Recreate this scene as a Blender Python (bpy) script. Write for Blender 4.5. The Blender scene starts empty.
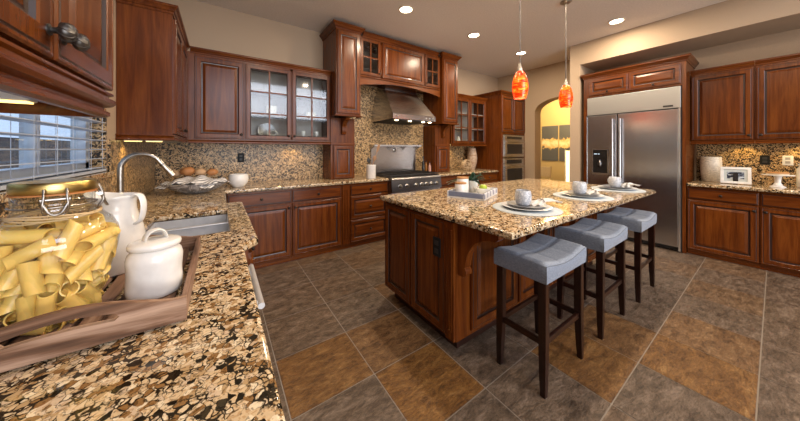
import bpy, bmesh, math, random
import numpy as np
from mathutils import Vector, Matrix
random.seed(7)
R = math.radians
sc = bpy.context.scene
col = sc.collection

# ---------------------------------------------------------------- camera
cd = bpy.data.cameras.new('camera')
cam = bpy.data.objects.new('camera', cd); col.objects.link(cam)
cam.location = (0, 0, 1.34)
cam.rotation_euler = (R(90), 0, R(-34.7))
cd.sensor_width = 36.0
cd.lens = 260.0 / 800 * 36
cd.shift_y = -61.0 / 800
cd.clip_start = 0.02
sc.camera = cam

# ---------------------------------------------------------------- view, world, large lights
sc.view_settings.view_transform = 'Standard'
sc.view_settings.look = 'None'
sc.view_settings.gamma = 1.0
sc.view_settings.use_curve_mapping = False
sc.view_settings.exposure = 0.38
w = bpy.data.worlds.new('world'); sc.world = w; w.use_nodes = True
bg = w.node_tree.nodes['Background']
bg.inputs[0].default_value = (0.50, 0.66, 0.95, 1)
bg.inputs[1].default_value = 1.2


def area(name, loc, rot, sx, sy, power, colr, spread=180):
    l = bpy.data.lights.new(name, 'AREA'); l.shape = 'RECTANGLE'; l.size = sx; l.size_y = sy
    l.energy = power; l.color = colr; l.spread = R(spread)
    o = bpy.data.objects.new(name, l); col.objects.link(o); o.location = loc; o.rotation_euler = rot
    return o


# tall room behind the camera: added ceiling fill below, high-window daylight above
area('low_fill_light', (1.9, -5.9, 0.95), (R(90), 0, 0), 5.2, 1.6, 190, (1.0, 0.95, 0.89))
area('window_daylight', (1.9, -5.9, 3.75), (R(90), 0, 0), 5.2, 1.9, 215, (0.88, 0.90, 1.0))
CAN_POWER = 17
CAN_BACK = 0.8
CAN_COLOR = (1.0, 0.80, 0.58)


# ---------------------------------------------------------------- object helpers
def tag(o, label=None, cat=None, group=None, kind=None):
    if label: o['label'] = label
    if cat: o['category'] = cat
    if group: o['group'] = group
    if kind: o['kind'] = kind
    elif cat: o['kind'] = 'thing'
    return o


def thing(name, label, cat, loc=(0, 0, 0), rz=0.0, group=None):
    o = bpy.data.objects.new(name, None); col.objects.link(o)
    o.location = loc; o.rotation_euler = (0, 0, rz); o.empty_display_size = 0.1
    return tag(o, label, cat, group)


def obj(name, bm, mats, parent=None, smooth=None, fix=True):
    """link a bmesh as ONE mesh object; top-level meshes get their origin at the base"""
    if fix: bmesh.ops.recalc_face_normals(bm, faces=bm.faces)
    loc = Vector((0, 0, 0))
    if parent is None and len(bm.verts):
        lo = Vector([min(v.co[i] for v in bm.verts) for i in range(3)])
        hi = Vector([max(v.co[i] for v in bm.verts) for i in range(3)])
        loc = Vector(((lo.x + hi.x) / 2, (lo.y + hi.y) / 2, lo.z))
        bmesh.ops.translate(bm, verts=bm.verts, vec=-loc)
    me = bpy.data.meshes.new(name); bm.to_mesh(me); bm.free()
    if not isinstance(mats, (list, tuple)): mats = [mats]
    for m in mats: me.materials.append(m)
    o = bpy.data.objects.new(name, me); col.objects.link(o); o.location = loc
    if parent is not None: o.parent = parent
    if smooth is not None:
        me.polygons.foreach_set('use_smooth', [True] * len(me.polygons))
        if smooth < 180: me.set_sharp_from_angle(angle=R(smooth))
        if name == 'countertop':
            for p in me.polygons:
                if abs(p.normal.z) > 0.999: p.use_smooth = False
    return o


def struct(name, bm, mats, smooth=None):
    o = obj(name, bm, mats, None, smooth); o['kind'] = 'structure'; return o


def copy_thing(root, loc, rz=None, label=None):
    r = root.copy(); col.objects.link(r); r.location = loc
    if rz is not None: r.rotation_euler = (0, 0, rz)
    if label: r['label'] = label
    for ch in list(root.children):
        c = ch.copy(); col.objects.link(c); c.parent = r
        for g in list(ch.children):
            d = g.copy(); col.objects.link(d); d.parent = c
    return r


# ---------------------------------------------------------------- mesh helpers
def B(): return bmesh.new()


def box(bm, x0, x1, y0, y1, z0, z1, mi=0, bev=0.0, seg=2, M=None):
    r = bmesh.ops.create_cube(bm, size=1.0)
    vs = r['verts']
    for v in vs:
        v.co = Vector(((x0 + x1) / 2 + v.co.x * (x1 - x0), (y0 + y1) / 2 + v.co.y * (y1 - y0), (z0 + z1) / 2 + v.co.z * (z1 - z0)))
    fs = set(f for v in vs for f in v.link_faces)
    for f in fs: f.material_index = mi
    if bev > 0:
        es = set(e for v in vs for e in v.link_edges)
        rr = bmesh.ops.bevel(bm, geom=list(es), offset=bev, segments=seg, affect='EDGES', profile=0.5)
        for f in rr['faces']: f.material_index = mi
        vs = set(v for f in rr['faces'] for v in f.verts) | set(v for v in vs if v.is_valid)
    if M is not None: bmesh.ops.transform(bm, matrix=M, verts=list(vs))
    return list(vs)


def lathe(bm, prof, n=24, M=None, mi=0, cap0=True, cap1=True):
    rings = []
    for r, z in prof:
        if r < 1e-5:
            rings.append([bm.verts.new((0, 0, z))])
        else:
            rings.append([bm.verts.new((r * math.cos(2 * math.pi * k / n), r * math.sin(2 * math.pi * k / n), z)) for k in range(n)])
    fs = []
    for a, b in zip(rings, rings[1:]):
        for k in range(n):
            k2 = (k + 1) % n
            if len(a) == 1 and len(b) == 1: continue
            if len(a) == 1: fs.append(bm.faces.new((a[0], b[k], b[k2])))
            elif len(b) == 1: fs.append(bm.faces.new((a[k], b[0], a[k2])))
            else: fs.append(bm.faces.new((a[k], a[k2], b[k2], b[k])))
    if cap0 and len(rings[0]) > 1: fs.append(bm.faces.new(list(reversed(rings[0]))))
    if cap1 and len(rings[-1]) > 1: fs.append(bm.faces.new(rings[-1]))
    for f in fs: f.material_index = mi
    vs = [v for r in rings for v in r]
    if M is not None: bmesh.ops.transform(bm, matrix=M, verts=vs)
    return vs


def tube(bm, pts, r, n=8, mi=0, closed=False, flat=1.0, up=None):
    pts = [Vector(p) for p in pts]
    N = len(pts)
    rs = r if isinstance(r, (list, tuple)) else [r] * N
    rings = []
    prev = None
    for i, p in enumerate(pts):
        if closed: t = pts[(i + 1) % N] - pts[i - 1]
        elif i == 0: t = pts[1] - pts[0]
        elif i == N - 1: t = pts[-1] - pts[-2]
        else: t = pts[i + 1] - pts[i - 1]
        t.normalize()
        if prev is None:
            u = Vector(up) if up else (Vector((0, 0, 1)) if abs(t.z) < 0.9 else Vector((1, 0, 0)))
        else: u = prev
        u = (u - t * u.dot(t))
        if u.length < 1e-6: u = t.orthogonal()
        u.normalize(); prev = u
        v = t.cross(u)
        rings.append([bm.verts.new(p + u * (rs[i] * flat * math.cos(2 * math.pi * k / n)) + v * (rs[i] * math.sin(2 * math.pi * k / n))) for k in range(n)])
    pairs = list(zip(rings, rings[1:])) + ([(rings[-1], rings[0])] if closed else [])
    for a, b in pairs:
        for k in range(n):
            f = bm.faces.new((a[k], a[(k + 1) % n], b[(k + 1) % n], b[k])); f.material_index = mi
    if not closed:
        f = bm.faces.new(list(reversed(rings[0]))); f.material_index = mi
        f = bm.faces.new(rings[-1]); f.material_index = mi
    return [v for q in rings for v in q]


def smoothpath(pts, k=6):
    """Catmull-Rom through the points"""
    P = [Vector(p) for p in pts]
    P = [P[0] * 2 - P[1]] + P + [P[-1] * 2 - P[-2]]
    out = []
    for i in range(1, len(P) - 2):
        a, b, c, d = P[i - 1:i + 3]
        for s in range(k):
            t = s / k
            out.append(0.5 * ((2 * b) + (c - a) * t + (2 * a - 5 * b + 4 * c - d) * t * t + (3 * b - a - 3 * c + d) * t ** 3))
    out.append(P[-2])
    return out


def prism(bm, pts, fn0, fn1, mi=0):
    """pts: 2d outline; fn0/fn1 map (a,b)->xyz for both ends"""
    a = [bm.verts.new(fn0(*p)) for p in pts]; b = [bm.verts.new(fn1(*p)) for p in pts]
    n = len(pts)
    fs = [bm.faces.new(a), bm.faces.new(list(reversed(b)))]
    for k in range(n):
        fs.append(bm.faces.new((a[k], b[k], b[(k + 1) % n], a[(k + 1) % n])))
    for f in fs: f.material_index = mi
    return a + b


def mold(bm, path, prof, mi=0):
    """sweep a profile [(out, z)] along an open xy path with mitred corners; out is to the right of travel"""
    path = [Vector(p) for p in path]
    N = len(path)
    nr = []
    for i in range(N - 1):
        t = (path[i + 1] - path[i]).normalized(); nr.append(Vector((t.y, -t.x)))
    rings = []
    for i in range(N):
        if i == 0: o = nr[0]
        elif i == N - 1: o = nr[-1]
        else:
            o = nr[i - 1] + nr[i]; o = o / max(0.2, o.dot(nr[i]))
        rings.append([bm.verts.new((path[i].x + o.x * q, path[i].y + o.y * q, z)) for q, z in prof])
    m = len(prof)
    for a, b in zip(rings, rings[1:]):
        for k in range(m):
            f = bm.faces.new((a[k], a[(k + 1) % m], b[(k + 1) % m], b[k])); f.material_index = mi
    bm.faces.new(rings[0]).material_index = mi
    bm.faces.new(list(reversed(rings[-1]))).material_index = mi


def slab(outline, holes, z0, z1, bev=0.012):
    """stone slab with rounded edges, holes allowed"""
    bm = B()
    es = []
    for loop in [outline] + holes:
        vs = [bm.verts.new((x, y, z0)) for x, y in loop]
        for k in range(len(vs)): es.append(bm.edges.new((vs[k], vs[(k + 1) % len(vs)])))
    bmesh.ops.triangle_fill(bm, edges=es, use_beauty=True, use_dissolve=False)
    r = bmesh.ops.extrude_face_region(bm, geom=list(bm.faces))
    bmesh.ops.translate(bm, verts=[g for g in r['geom'] if isinstance(g, bmesh.types.BMVert)], vec=(0, 0, z1 - z0))
    bmesh.ops.recalc_face_normals(bm, faces=bm.faces)
    bm.normal_update()
    sel = [e for e in bm.edges if len(e.link_faces) == 2 and e.calc_face_angle() > 1.0 and abs(e.verts[0].co.z - e.verts[1].co.z) < 1e-5]
    bmesh.ops.bevel(bm, geom=sel, offset=bev, segments=3, affect='EDGES', profile=0.5)
    return bm


# ---------------------------------------------------------------- materials
def mat(name):
    m = bpy.data.materials.new(name); m.use_nodes = True
    nt = m.node_tree
    return m, nt, nt.nodes['Principled BSDF'], nt.nodes['Material Output']


def N(nt, t, **kw):
    n = nt.nodes.new(t)
    for k, v in kw.items():
        if k.startswith('i_'): n.inputs[k[2:].replace('_', ' ')].default_value = v
        else: setattr(n, k, v)
    return n


def ramp(nt, stops, interp='LINEAR'):
    n = nt.nodes.new('ShaderNodeValToRGB'); e = n.color_ramp.elements; n.color_ramp.interpolation = interp
    while len(e) > 1: e.remove(e[-1])
    e[0].position = stops[0][0]; e[0].color = (*stops[0][1], 1)
    for p, c in stops[1:]:
        q = e.new(p); q.color = (*c, 1)
    return n


def mixc(nt, a, b, fac, mode='MIX'):
    n = nt.nodes.new('ShaderNodeMix'); n.data_type = 'RGBA'; n.blend_type = mode
    for s, v in ((6, a), (7, b), (0, fac)):
        if hasattr(v, 'is_output'): nt.links.new(v, n.inputs[s])
        elif isinstance(v, (int, float)): n.inputs[s].default_value = v
        else: n.inputs[s].default_value = (*v, 1)
    return n.outputs[2]


def coords(nt, scale=(1, 1, 1), rot=(0, 0, 0), rnd=True):
    tc = N(nt, 'ShaderNodeTexCoord')
    src = tc.outputs['Object']
    if rnd:
        oi = N(nt, 'ShaderNodeObjectInfo')
        ad = N(nt, 'ShaderNodeVectorMath', operation='MULTIPLY_ADD')
        nt.links.new(oi.outputs['Random'], ad.inputs[0]); ad.inputs[1].default_value = (7, 13, 5)
        nt.links.new(src, ad.inputs[2]); src = ad.outputs[0]
    mp = N(nt, 'ShaderNodeMapping')
    mp.inputs['Scale'].default_value = scale; mp.inputs['Rotation'].default_value = rot
    nt.links.new(src, mp.inputs[0])
    return mp.outputs[0]


def bump(nt, bsdf, h, strength=0.3, dist=0.01):
    b = N(nt, 'ShaderNodeBump'); b.inputs['Strength'].default_value = strength; b.inputs['Distance'].default_value = dist
    nt.links.new(h, b.inputs['Height']); nt.links.new(b.outputs[0], bsdf.inputs['Normal'])


def simple(name, c, rough=0.5, metal=0.0, coat=0.0, emis=None, es=1.0, spec=0.5):
    m, nt, p, o = mat(name)
    p.inputs['Base Color'].default_value = (*c, 1); p.inputs['Roughness'].default_value = rough
    p.inputs['Metallic'].default_value = metal; p.inputs['Coat Weight'].default_value = coat
    p.inputs['Specular IOR Level'].default_value = spec
    # slight procedural variation
    v = coords(nt, (9, 9, 9)); n = N(nt, 'ShaderNodeTexNoise', i_Scale=3.0, i_Detail=3.0); nt.links.new(v, n.inputs['Vector'])
    rp = ramp(nt, [(0.3, tuple(x * 0.93 for x in c)), (0.7, tuple(min(1, x * 1.05) for x in c))])
    nt.links.new(n.outputs[0], rp.inputs[0]); nt.links.new(rp.outputs[0], p.inputs['Base Color'])
    if emis:
        p.inputs['Emission Color'].default_value = (*emis, 1); p.inputs['Emission Strength'].default_value = es
    return m


def wood(name, dark, mid, light, axis='Z', rough=0.27, coat=0.07, k=1.0, lo=0.22, hi=0.80):
    m, nt, p, o = mat(name)
    s = {'Z': (16, 16, 1.1), 'X': (1.1, 16, 16), 'Y': (16, 1.1, 16)}[axis]
    v = coords(nt, tuple(q * k for q in s))
    n1 = N(nt, 'ShaderNodeTexNoise', i_Scale=1.3, i_Detail=5.0, i_Roughness=0.62, i_Distortion=0.9); nt.links.new(v, n1.inputs['Vector'])
    rp = ramp(nt, [(lo, dark), (0.5, mid), (hi, light)]); nt.links.new(n1.outputs[0], rp.inputs[0])
    v2 = coords(nt, tuple(q * 6 * k for q in s))
    n2 = N(nt, 'ShaderNodeTexNoise', i_Scale=1.0, i_Detail=2.0); nt.links.new(v2, n2.inputs['Vector'])
    r2 = ramp(nt, [(0.35, (0.80, 0.77, 0.74)), (0.6, (1, 1, 1))]); nt.links.new(n2.outputs[0], r2.inputs[0])
    v3 = coords(nt, (1.6, 1.6, 1.6))
    n3 = N(nt, 'ShaderNodeTexNoise', i_Scale=1.4, i_Detail=2.0); nt.links.new(v3, n3.inputs['Vector'])
    r3 = ramp(nt, [(0.3, (0.85, 0.83, 0.82)), (0.7, (1.1, 1.09, 1.08))]); nt.links.new(n3.outputs[0], r3.inputs[0])
    c = mixc(nt, rp.outputs[0], r2.outputs[0], 0.75, 'MULTIPLY')
    c = mixc(nt, c, r3.outputs[0], 0.8, 'MULTIPLY')
    nt.links.new(c, p.inputs['Base Color'])
    p.inputs['Roughness'].default_value = rough; p.inputs['Coat Weight'].default_value = coat; p.inputs['Coat Roughness'].default_value = 0.22; p.inputs['Specular IOR Level'].default_value = 0.28
    bump(nt, p, n2.outputs[0], 0.05, 0.002)
    return m


def granite(name, cell=58.0, stretch=(1, 1, 1), rot=(0, 0, 0), dark=0.5, tint=(1, 1, 1)):
    m, nt, p, o = mat(name)
    v = coords(nt, stretch, rot, rnd=False)
    nz = N(nt, 'ShaderNodeTexNoise', i_Scale=45.0, i_Detail=3.0); nt.links.new(v, nz.inputs['Vector'])
    ad = N(nt, 'ShaderNodeVectorMath', operation='MULTIPLY_ADD'); nt.links.new(nz.outputs['Color'], ad.inputs[0])
    ad.inputs[1].default_value = (0.022, 0.022, 0.022); nt.links.new(v, ad.inputs[2])
    vo = N(nt, 'ShaderNodeTexVoronoi', feature='F1'); vo.inputs['Scale'].default_value = cell; nt.links.new(ad.outputs[0], vo.inputs['Vector'])
    sep = N(nt, 'ShaderNodeSeparateColor'); nt.links.new(vo.outputs['Color'], sep.inputs[0])
    cream = ramp(nt, [(0.0, (0.018, 0.015, 0.010)), (dark * 0.38, (0.055, 0.045, 0.028)), (dark * 0.44, (0.30, 0.17, 0.07)), (0.26, (0.52, 0.37, 0.21)), (0.36, (0.70, 0.55, 0.37)),
                      (0.62, (0.78, 0.64, 0.46)), (0.80, (0.68, 0.55, 0.42)), (0.90, (0.86, 0.76, 0.60))], 'CONSTANT')
    nt.links.new(sep.outputs[0], cream.inputs[0])
    ed = N(nt, 'ShaderNodeTexVoronoi', feature='DISTANCE_TO_EDGE'); ed.inputs['Scale'].default_value = cell; nt.links.new(ad.outputs[0], ed.inputs['Vector'])
    n2 = N(nt, 'ShaderNodeTexNoise', i_Scale=26.0, i_Detail=4.0); nt.links.new(v, n2.inputs['Vector'])
    sb = N(nt, 'ShaderNodeMath', operation='MULTIPLY_ADD'); nt.links.new(n2.outputs[0], sb.inputs[0]); sb.inputs[1].default_value = -0.66; sb.inputs[2].default_value = 0.325
    s2 = N(nt, 'ShaderNodeMath', operation='ADD'); nt.links.new(ed.outputs[0], s2.inputs[0]); nt.links.new(sb.outputs[0], s2.inputs[1])
    er = ramp(nt, [(0.0, (0, 0, 0)), (0.09, (1, 1, 1))]); nt.links.new(s2.outputs[0], er.inputs[0])
    c = mixc(nt, (0.030, 0.024, 0.016), cream.outputs[0], er.outputs[0])
    # fine ochre and black speckles
    v3 = N(nt, 'ShaderNodeTexVoronoi', feature='F1'); v3.inputs['Scale'].default_value = cell * 3.1; nt.links.new(ad.outputs[0], v3.inputs['Vector'])
    sp3 = N(nt, 'ShaderNodeSeparateColor'); nt.links.new(v3.outputs['Color'], sp3.inputs[0])
    r3 = ramp(nt, [(0.0, (0.12, 0.09, 0.05)), (0.14, (0.72, 0.55, 0.36)), (0.3, (1, 1, 1)), (0.8, (1.12, 1.1, 1.05))], 'CONSTANT'); nt.links.new(sp3.outputs[1], r3.inputs[0])
    c = mixc(nt, c, r3.outputs[0], 0.6, 'MULTIPLY')
    c = mixc(nt, c, tint, 1.0, 'MULTIPLY')
    nt.links.new(c, p.inputs['Base Color'])
    p.inputs['Roughness'].default_value = 0.07
    return m


def thin_glass(name, tint=(1, 1, 1), refl=1.0, rough=0.02):
    m, nt, p, o = mat(name); nt.nodes.remove(p)
    tr = N(nt, 'ShaderNodeBsdfTransparent'); tr.inputs[0].default_value = (*tint, 1)
    gl = N(nt, 'ShaderNodeBsdfGlossy'); gl.inputs['Roughness'].default_value = rough
    fr = N(nt, 'ShaderNodeFresnel'); ge = N(nt, 'ShaderNodeNewGeometry'); io = N(nt, 'ShaderNodeMath', operation='MULTIPLY_ADD')
    nt.links.new(ge.outputs['Backfacing'], io.inputs[0]); io.inputs[1].default_value = 1 / 1.5 - 1.5; io.inputs[2].default_value = 1.5; nt.links.new(io.outputs[0], fr.inputs[0])
    ml = N(nt, 'ShaderNodeMath', operation='MULTIPLY'); ml.inputs[1].default_value = refl; ml.use_clamp = True
    mx = N(nt, 'ShaderNodeMixShader')
    nt.links.new(fr.outputs[0], ml.inputs[0]); nt.links.new(ml.outputs[0], mx.inputs[0])
    nt.links.new(tr.outputs[0], mx.inputs[1]); nt.links.new(gl.outputs[0], mx.inputs[2]); nt.links.new(mx.outputs[0], o.inputs[0])
    return m


def steel(name, c=(0.55, 0.54, 0.53), rough=0.28, axis='X'):
    m, nt, p, o = mat(name)
    s = {'X': (1.0, 420, 420), 'Z': (420, 420, 1.0), 'Y': (420, 1.0, 420)}[axis]
    v = coords(nt, s); n = N(nt, 'ShaderNodeTexNoise', i_Scale=1.0, i_Detail=2.0); nt.links.new(v, n.inputs['Vector'])
    rp = ramp(nt, [(0.3, tuple(x * 0.96 for x in c)), (0.7, tuple(x * 1.03 for x in c))]); nt.links.new(n.outputs[0], rp.inputs[0])
    nt.links.new(rp.outputs[0], p.inputs['Base Color']); p.inputs['Metallic'].default_value = 1.0
    rr = ramp(nt, [(0.3, (rough * 0.9,) * 3), (0.7, (rough * 1.1,) * 3)]); nt.links.new(n.outputs[0], rr.inputs[0]); nt.links.new(rr.outputs[0], p.inputs['Roughness'])
    p.inputs['Anisotropic'].default_value = 0.5
    return m


def paint(name, c, sc_=160.0, st=0.12, rough=0.75):
    m, nt, p, o = mat(name)
    v = coords(nt, (1, 1, 1), rnd=False)
    n = N(nt, 'ShaderNodeTexNoise', i_Scale=sc_, i_Detail=3.0); nt.links.new(v, n.inputs['Vector'])
    rp = ramp(nt, [(0.3, tuple(x * 0.93 for x in c)), (0.7, tuple(x * 1.05 for x in c))]); nt.links.new(n.outputs[0], rp.inputs[0])
    nt.links.new(rp.outputs[0], p.inputs['Base Color']); p.inputs['Roughness'].default_value = rough
    bump(nt, p, n.outputs[0], st, 0.004)
    return m


WD, WM, WL = (0.046, 0.0090, 0.0016), (0.122, 0.0300, 0.0042), (0.200, 0.061, 0.0090)
M_wood = wood('cherry_wood', WD, WM, WL, 'Z')
M_woodx = wood('cherry_wood_rail', WD, WM, WL, 'X')
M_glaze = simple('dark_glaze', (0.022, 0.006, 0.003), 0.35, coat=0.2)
M_inside = simple('cabinet_interior', (0.42, 0.37, 0.33), 0.5)
M_granite = granite('granite_counter', 84, dark=0.24, tint=(0.90, 0.87, 0.80))
M_splash = granite('granite_backsplash', 104, dark=0.72, tint=(0.80, 0.68, 0.50))
M_splash.node_tree.nodes['Principled BSDF'].inputs['Roughness'].default_value = 0.3; M_splash.node_tree.nodes['Principled BSDF'].inputs['Specular IOR Level'].default_value = 0.3
M_wall = paint('tan_paint', (0.43, 0.325, 0.225))
M_ceil = paint('ceiling_paint', (0.74, 0.68, 0.62), 55, 0.35)
M_yellow = paint('golden_paint', (0.50, 0.37, 0.16))
M_steel = steel('brushed_steel', (0.52, 0.51, 0.51), 0.27, 'X')
M_steelz = steel('brushed_steel_upright', (0.50, 0.51, 0.54), 0.24, 'X')
M_nickel = simple('brushed_nickel', (0.40, 0.375, 0.34), 0.30, 1.0)
M_bronze = simple('dark_bronze', (0.045, 0.036, 0.030), 0.32, 0.85)
M_pewter = simple('dark_pewter', (0.16, 0.155, 0.15), 0.30, 1.0)
M_black = simple('black_enamel', (0.012, 0.012, 0.013), 0.25)
M_plateblack = simple('matte_black_plastic', (0.012, 0.012, 0.012), 0.6, spec=0.2)
M_iron = simple('cast_iron', (0.02, 0.02, 0.02), 0.5)
M_white = simple('white_ceramic', (0.80, 0.78, 0.74), 0.22, coat=0.3)
M_cream = simple('cream_ceramic', (0.72, 0.66, 0.54), 0.3, coat=0.2)
M_whitepaint = simple('white_painted_wood', (0.74, 0.73, 0.70), 0.5)
M_gold = simple('brushed_gold', (0.62, 0.47, 0.17), 0.30, 1.0)
M_glass = thin_glass('clear_glass', (0.97, 0.985, 0.98))
M_cabglass = thin_glass('cabinet_glass', (0.93, 0.96, 0.97), 0.9, 0.05)
M_legs = wood('espresso_wood', (0.008, 0.003, 0.002), (0.018, 0.006, 0.004), (0.036, 0.012, 0.007), 'Z', 0.28, 0.3)
# ================================================================ STRUCTURE
CEIL = 3.10
# ---- slate tile floor: one quad per tile, each tile its own slate colour, grout lines between
def tile_material():
    m, nt, p, o = mat('slate_tile')
    at = N(nt, 'ShaderNodeVertexColor', layer_name='slate')
    v = coords(nt, (1, 1, 1), rnd=False)
    # every tile shifts the cleft pattern
    ad = N(nt, 'ShaderNodeVectorMath', operation='MULTIPLY_ADD'); nt.links.new(at.outputs['Color'], ad.inputs[0]); ad.inputs[1].default_value = (37, 53, 71); nt.links.new(v, ad.inputs[2])
    mp = N(nt, 'ShaderNodeMapping'); mp.inputs['Scale'].default_value = (1, 2.3, 1); mp.inputs['Rotation'].default_value = (0, 0, 0.35); nt.links.new(ad.outputs[0], mp.inputs[0])
    n = N(nt, 'ShaderNodeTexNoise', i_Scale=9.0, i_Detail=10.0, i_Roughness=0.80, i_Distortion=0.5); nt.links.new(mp.outputs[0], n.inputs['Vector'])
    g = ramp(nt, [(0.34, (0.040, 0.026, 0.017)), (0.50, (0.125, 0.089, 0.062)), (0.66, (0.25, 0.19, 0.145))])
    b = ramp(nt, [(0.33, (0.045, 0.019, 0.005)), (0.48, (0.165, 0.074, 0.018)), (0.58, (0.25, 0.125, 0.034)), (0.68, (0.39, 0.235, 0.085))])
    nt.links.new(n.outputs[0], g.inputs[0]); nt.links.new(n.outputs[0], b.inputs[0])
    sp = N(nt, 'ShaderNodeSeparateColor'); nt.links.new(at.outputs['Color'], sp.inputs[0])
    c = mixc(nt, g.outputs[0], b.outputs[0], sp.outputs[0])
    n2 = N(nt, 'ShaderNodeTexNoise', i_Scale=46.0, i_Detail=5.0, i_Roughness=0.7); nt.links.new(mp.outputs[0], n2.inputs['Vector'])
    r2 = ramp(nt, [(0.34, (0.55, 0.55, 0.55)), (0.6, (1.15, 1.13, 1.1))]); nt.links.new(n2.outputs[0], r2.inputs[0])
    c = mixc(nt, c, r2.outputs[0], 0.85, 'MULTIPLY')
    nt.links.new(c, p.inputs['Base Color'])
    p.inputs['Roughness'].default_value = 0.42
    ma = N(nt, 'ShaderNodeMath', operation='ADD'); nt.links.new(n.outputs[0], ma.inputs[0]); nt.links.new(n2.outputs[0], ma.inputs[1])
    bump(nt, p, ma.outputs[0], 0.6, 0.008)
    return m
M_tile = tile_material()
M_grout = paint('grout', (0.34, 0.30, 0.26), 300, 0.1)
PX, PY, X0, Y0 = 0.468, 0.436, 0.29, 0.055
OCHRE = {(0, 3): .95, (1, 3): .85, (1, 2): 1.0, (3, 1): .95, (4, 1): .85, (4, 0): .95, (5, 0): .8, (2, 4): .8, (7, 0): .6, (0, 4): .35, (0, 5): .30, (1, 5): .35,
         (2, 0): .45, (6, 0): .2, (8, 0): .1, (2, 6): .5, (5, 3): .7, (7, 2): .6, (5, 5): .5, (8, 4): .7, (3, 7): .5, (0, 2): .12, (1, 4): .1, (6, 1): .1}
bm = B(); lay = bm.loops.layers.color.new('slate'); gap = 0.003
bm2 = B()
for i in range(-3, 20):
    for j in range(-10, 14):
        x, y = X0 + i * PX, Y0 + j * PY
        if x > 9.0: continue
        h = OCHRE.get((i, j), random.choice((0.0, 0.04, 0.1, 0.15, 0.55)) if (i > 6 or j > 5 or j < 0) else random.uniform(0, 0.14))
        vs = [bm.verts.new(q) for q in ((x + gap, y + gap, 0), (x + PX - gap, y + gap, 0), (x + PX - gap, y + PY - gap, 0), (x + gap, y + PY - gap, 0))]
        f = bm.faces.new(vs); f.material_index = 0
        cc = (h, random.random(), random.random(), 1)
        for l in f.loops: l[lay] = cc
ax0, ax1, ay0, ay1 = X0 - 3 * PX, X0 + 20 * PX, Y0 - 10 * PY, Y0 + 14 * PY
f = bm.faces.new([bm.verts.new(q) for q in ((ax0, ay0, -0.003), (ax1, ay0, -0.003), (ax1, ay1, -0.003), (ax0, ay1, -0.003))]); f.material_index = 1
for l in f.loops: l[lay] = (0, 0, 0, 1)
box(bm, ax0, ax1, ay0, ay1, -0.12, -0.008, 1)
struct('floor', bm, [M_tile, M_grout])

# ---- ceiling
bm = B(); box(bm, -0.75, 9.2, -0.70, 6.2, CEIL, CEIL + 0.1); box(bm, -0.75, 6.0, -6.2, -0.70, 5.2, 5.3)
struct('ceiling', bm, M_ceil)

# ---- left wall with the opening for the window over the sink
WY0, WY1, WZ0, WZ1 = 0.70, 2.46, 1.20, 2.10
bm = B()
box(bm, -0.75, -0.60, -6.2, WY0, -0.1, CEIL); box(bm, -0.75, -0.60, -6.2, -0.70, CEIL, 5.2); box(bm, -0.75, -0.60, WY1, 4.0, -0.1, CEIL)
box(bm, -0.75, -0.60, WY0, WY1, -0.1, WZ0 - 0.03); box(bm, -0.75, -0.60, WY0, WY1, WZ1, CEIL)
struct('wall_left', bm, M_wall)
# ---- back wall, arch wall, niche wall
bm = B(); box(bm, -0.6, 5.64, -0.75, -0.70, CEIL + 0.1, 5.2); struct('wall_upper', bm, M_wall)
bm = B(); box(bm, -0.75, 5.88, 3.90, 4.05, -0.1, CEIL)
struct('wall_back', bm, M_wall)
AY0, AY1, ASP, APK, AX0, AX1 = 1.93, 2.98, 2.155, 2.41, 5.63, 5.88
bm = B()
pts = [(3.90, 0.0), (3.90, CEIL), (1.86, CEIL), (1.86, 0.0), (AY0, 0.0), (AY0, ASP)]
cy_, hw = (AY0 + AY1) / 2, (AY1 - AY0) / 2
for k in range(1, 24):
    a = math.pi - math.pi * k / 24
    pts.append((cy_ + hw * math.cos(a), ASP + (APK - ASP) * math.sin(a)))
pts += [(AY1, ASP), (AY1, 0.0)]
prism(bm, pts, lambda a, b: (AX0, a, b), lambda a, b: (AX1, a, b))
struct('wall_arch', bm, M_wall, 40)
NX, NB = 4.92, 5.55
bm = B()
box(bm, NX, 5.64, 1.85, 2.00, 0, CEIL)                    # pier left of the refrigerator
struct('wall_pier', bm, M_wall)
bm = B(); box(bm, NX, NB + 0.12, -6.0, 1.8495, 2.75, CEIL)            # header over the cabinet niche
struct('wall_header', bm, M_wall)
bm = B()
box(bm, NB, NB + 0.12, -6.0, 1.849, 0, 2.7495); box(bm, NB, NB + 0.12, -6.0, -0.7, CEIL, 5.2)               # back of the niche
struct('wall_right', bm, M_wall)
# ---- far wall of the tall room behind the camera, openings at the added low fill and the high windows
bm = B()
box(bm, 4.52, 5.66, -6.1, -6.0, 0, 5.2)
for x0, x1 in ((-0.76, 4.52),):
    for z0, z1 in ((0, 0.14), (1.76, 2.78), (4.72, 5.2)): box(bm, x0, x1, -6.1, -6.0, z0, z1)
struct('wall_front', bm, M_wall)
# ---- dining room beyond the arch
for b_ in ((8.3, 8.4, 0.0, 6.2), (5.88, 8.3, 6.1, 6.2), (5.88, 8.3, 0.0, 0.1)):
    bm = B(); box(bm, *b_, 0, CEIL); struct('wall_dining', bm, M_yellow)
# ---- base boards
bm = B(); box(bm, AX0 - 0.015, AX0, AY1, 3.2, 0, 0.12); struct('baseboard_arch', bm, M_whitepaint)
bm = B(); box(bm, 8.284, 8.3, 0.1, 6.1, 0, 0.12); struct('baseboard_dining', bm, M_whitepaint)

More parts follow.
